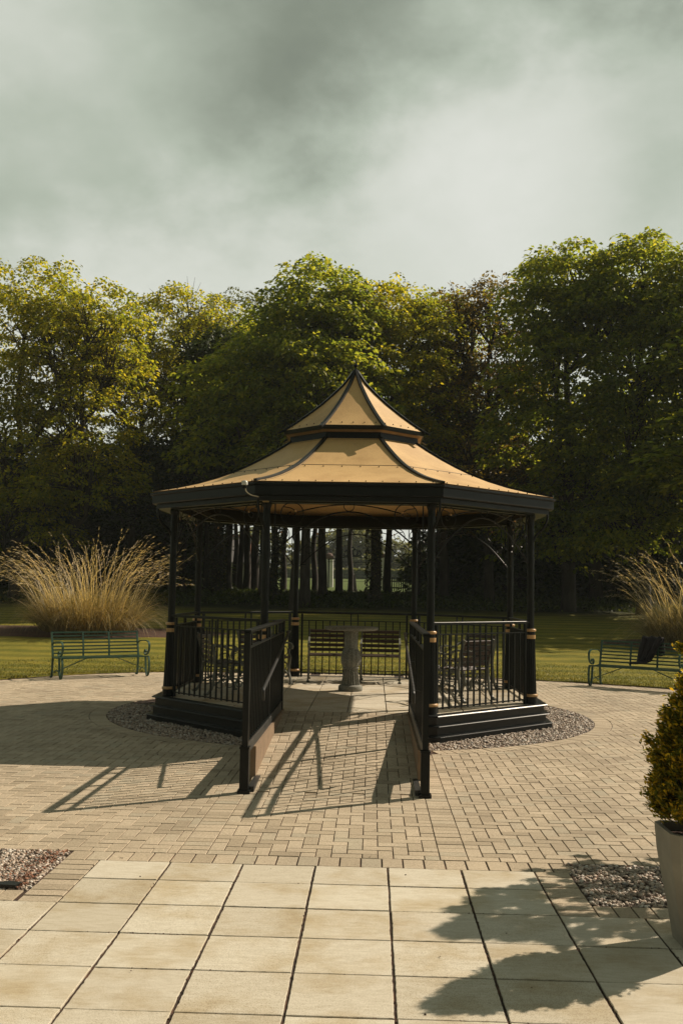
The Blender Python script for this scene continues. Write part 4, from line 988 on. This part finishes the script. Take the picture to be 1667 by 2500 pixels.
# lawn blades close to the paving edge
n = 60000; g = np.random.default_rng(91); a = g.uniform(-.30, pi+.45, n); d = g.uniform(0, 1, n)**1.6*3.2
er_ = np.interp(a, th, er, period=2*pi); x = CX+(er_+d)*np.cos(a); y = CY+(er_+d)*np.sin(a)
P_ = np.stack([x, y, gh(y)+.032], 1); D = g.normal(0, .45, (n, 3)); D[:, 2] += 1
o = link('grass', leaf_mesh('grass', P_, D, .042, .22, 92), 'grass_blade', kind='stuff'); tag(o, 'short lawn blades along the edge of the paving', 'grass')

g = np.random.default_rng(20); m_ = 420
P_ = np.stack([-1.93-np.abs(g.normal(0, .10, m_)), g.uniform(5.66, 6.47, m_), g.uniform(.006, .018, m_)], 1); D = g.normal(0, 1, P_.shape); D[:, 2] *= .4
o = link('leaf_litter', leaf_mesh('leaf_litter', P_, D, .020, .6, 21), 'clay_tile', kind='stuff'); tag(o, 'rust coloured leaf litter along the right border of the left gravel bed', 'leaf litter')
g = np.random.default_rng(18); m_ = 500; extra = np.stack([g.uniform(-7, 7, m_), g.uniform(4, 12, m_)**1, np.full(m_, .006)], 1)
extra = extra[(extra[:, 1] < 11) | (np.abs(extra[:, 0]) > 3.4)]
P_ = np.concatenate([DEB, extra[:260]]); D = g.normal(0, 1, P_.shape); D[:, 2] *= .3
o = link('debris', leaf_mesh('debris', P_, D, .013, .7, 19), 'soil', kind='stuff'); tag(o, 'specks of moss, grit and leaf bits scattered in the paving joints', 'debris')

# ---------------------------------------------------------------- planters with golden conifers
def make_planter(lab, loc, s=1.0):
    t = thing('stone_planter', lab, 'planter', loc, 0, 'square tapered stone planters'); b = MB(); H_ = .55*s
    prof = [(.100, 0), (.103, .02), (.122, .16), (.145, .30), (.162, .42), (.170, .53), (.170, .55), (.148, .55), (.143, .50), (.10, .495)]
    vs = []; cnr = ((-1, -1), (1, -1), (1, 1), (-1, 1)); ch = .10
    for r_, z in prof:
        for q in range(4):
            (ax, ay), (bx_, by) = cnr[q], cnr[(q+1) % 4]
            vs += [(r_*(ax+(bx_-ax)*ch)*s, r_*(ay+(by-ay)*ch)*s, z*s), (r_*(bx_-(bx_-ax)*ch)*s, r_*(by-(by-ay)*ch)*s, z*s)]
    k = len(prof); b.add(vs, [(i_*8+q, i_*8+(q+1) % 8, (i_+1)*8+(q+1) % 8, (i_+1)*8+q) for i_ in range(k-1) for q in range(8)]+[tuple(range(7, -1, -1))])
    b.build('pot', 'planter_stone', t)
    b = MB(); b.prism([(x*.142*s, y*.142*s) for x, y in cnr], .46*s, .505*s); b.build('potting_soil', 'soil', t); return t
def make_conifer(lab, loc, r_, h_, seed, n=46000):
    t = thing('golden_conifer', lab, 'conifer', loc, 0, 'golden conifers in planters'); g = np.random.default_rng(seed)
    ncl = 460; zz = g.uniform(0, 1, ncl)**1.1; a = g.uniform(0, 2*pi, ncl)
    env = np.interp(zz, [0, .06, .2, .42, .7, 1], [.60, .84, .99, .90, .52, .04])*(1+.13*np.sin(a*3+zz*9)+.12*np.sin(a*5-zz*14)); rad = r_*env*np.where(g.random(ncl) < .75, g.uniform(.80, 1.14, ncl), g.uniform(.3, .85, ncl))
    cc = np.stack([rad*np.cos(a), rad*np.sin(a), .10+zz*(h_-.10)], 1); idx = g.integers(0, ncl, n)
    nc = n*2//5
    out = np.stack([np.cos(a), np.sin(a), np.full(ncl, .75)], 1)[idx]
    P_ = cc[idx]+g.normal(0, .016, (n, 3))+unit(out)*g.uniform(0, .060, n)[:, None]; D = unit(out)+g.normal(0, .42, (n, 3))
    link('foliage', leaf_mesh('foliage', P_, D, .030, .42, seed), 'conifer_leaf', t)
    b = MB(); rr = random.Random(seed); b.tube([(0, 0, -.03), (0, 0, h_*.8)], [.016, .006], 7)
    for q in range(46):
        A = rr.uniform(0, 2*pi); z = rr.uniform(-.01, .06); R_ = r_*rr.uniform(.5, .95); b.tube([(0.02*cos(A), .02*sin(A), z), (R_*.5*cos(A), R_*.5*sin(A), z+.07), (R_*cos(A), R_*sin(A), z+.13+rr.uniform(0, .2))], [.006, .004, .002], 5)
    b.build('branches', 'bark', t); return t
make_planter('tapered square stone planter cut off by the right edge of the photo', (1.625, 5.105, .002))
make_conifer('golden-tipped conifer growing in the stone planter at the right edge', (1.64, 5.105, .50), .205, .78, 101)
make_planter('second stone planter just outside the right edge', (2.72, 6.62, -.01), 1.35)
make_conifer('taller golden conifer just outside the right edge', (2.72, 6.62, .60), .62, 1.62, 102, 80000)
# dark plate lying in the left bed
b = MB(); b.prism([(-.07, -.035), (.05, -.04), (.075, .015), (-.01, .04), (-.07, .012)], 0, .016); o = b.build('dark_plate', 'black_plinth'); o.location = (-2.03, 5.70, .006); tag(o, 'small dark plate lying at the front corner of the left gravel bed', 'plate')

# ---------------------------------------------------------------- thin air volume, added to lift the blacks in the wood
hz = MB(); hz.box((0, 85, 14), (420, 330, 34)); hm = bpy.data.materials.new('fill_haze'); hm.use_nodes = True; hn = hm.node_tree
hn.nodes.remove(hn.nodes['Principled BSDF']); pv = hn.nodes.new('ShaderNodeVolumePrincipled'); pv.inputs['Color'].default_value = (.80, .86, .84, 1); pv.inputs['Density'].default_value = .00045
hn.links.new(pv.outputs[0], hn.nodes['Material Output'].inputs['Volume']); MATS['fill_haze'] = hm
hz.build('fill_haze', 'fill_haze', kind='stuff')
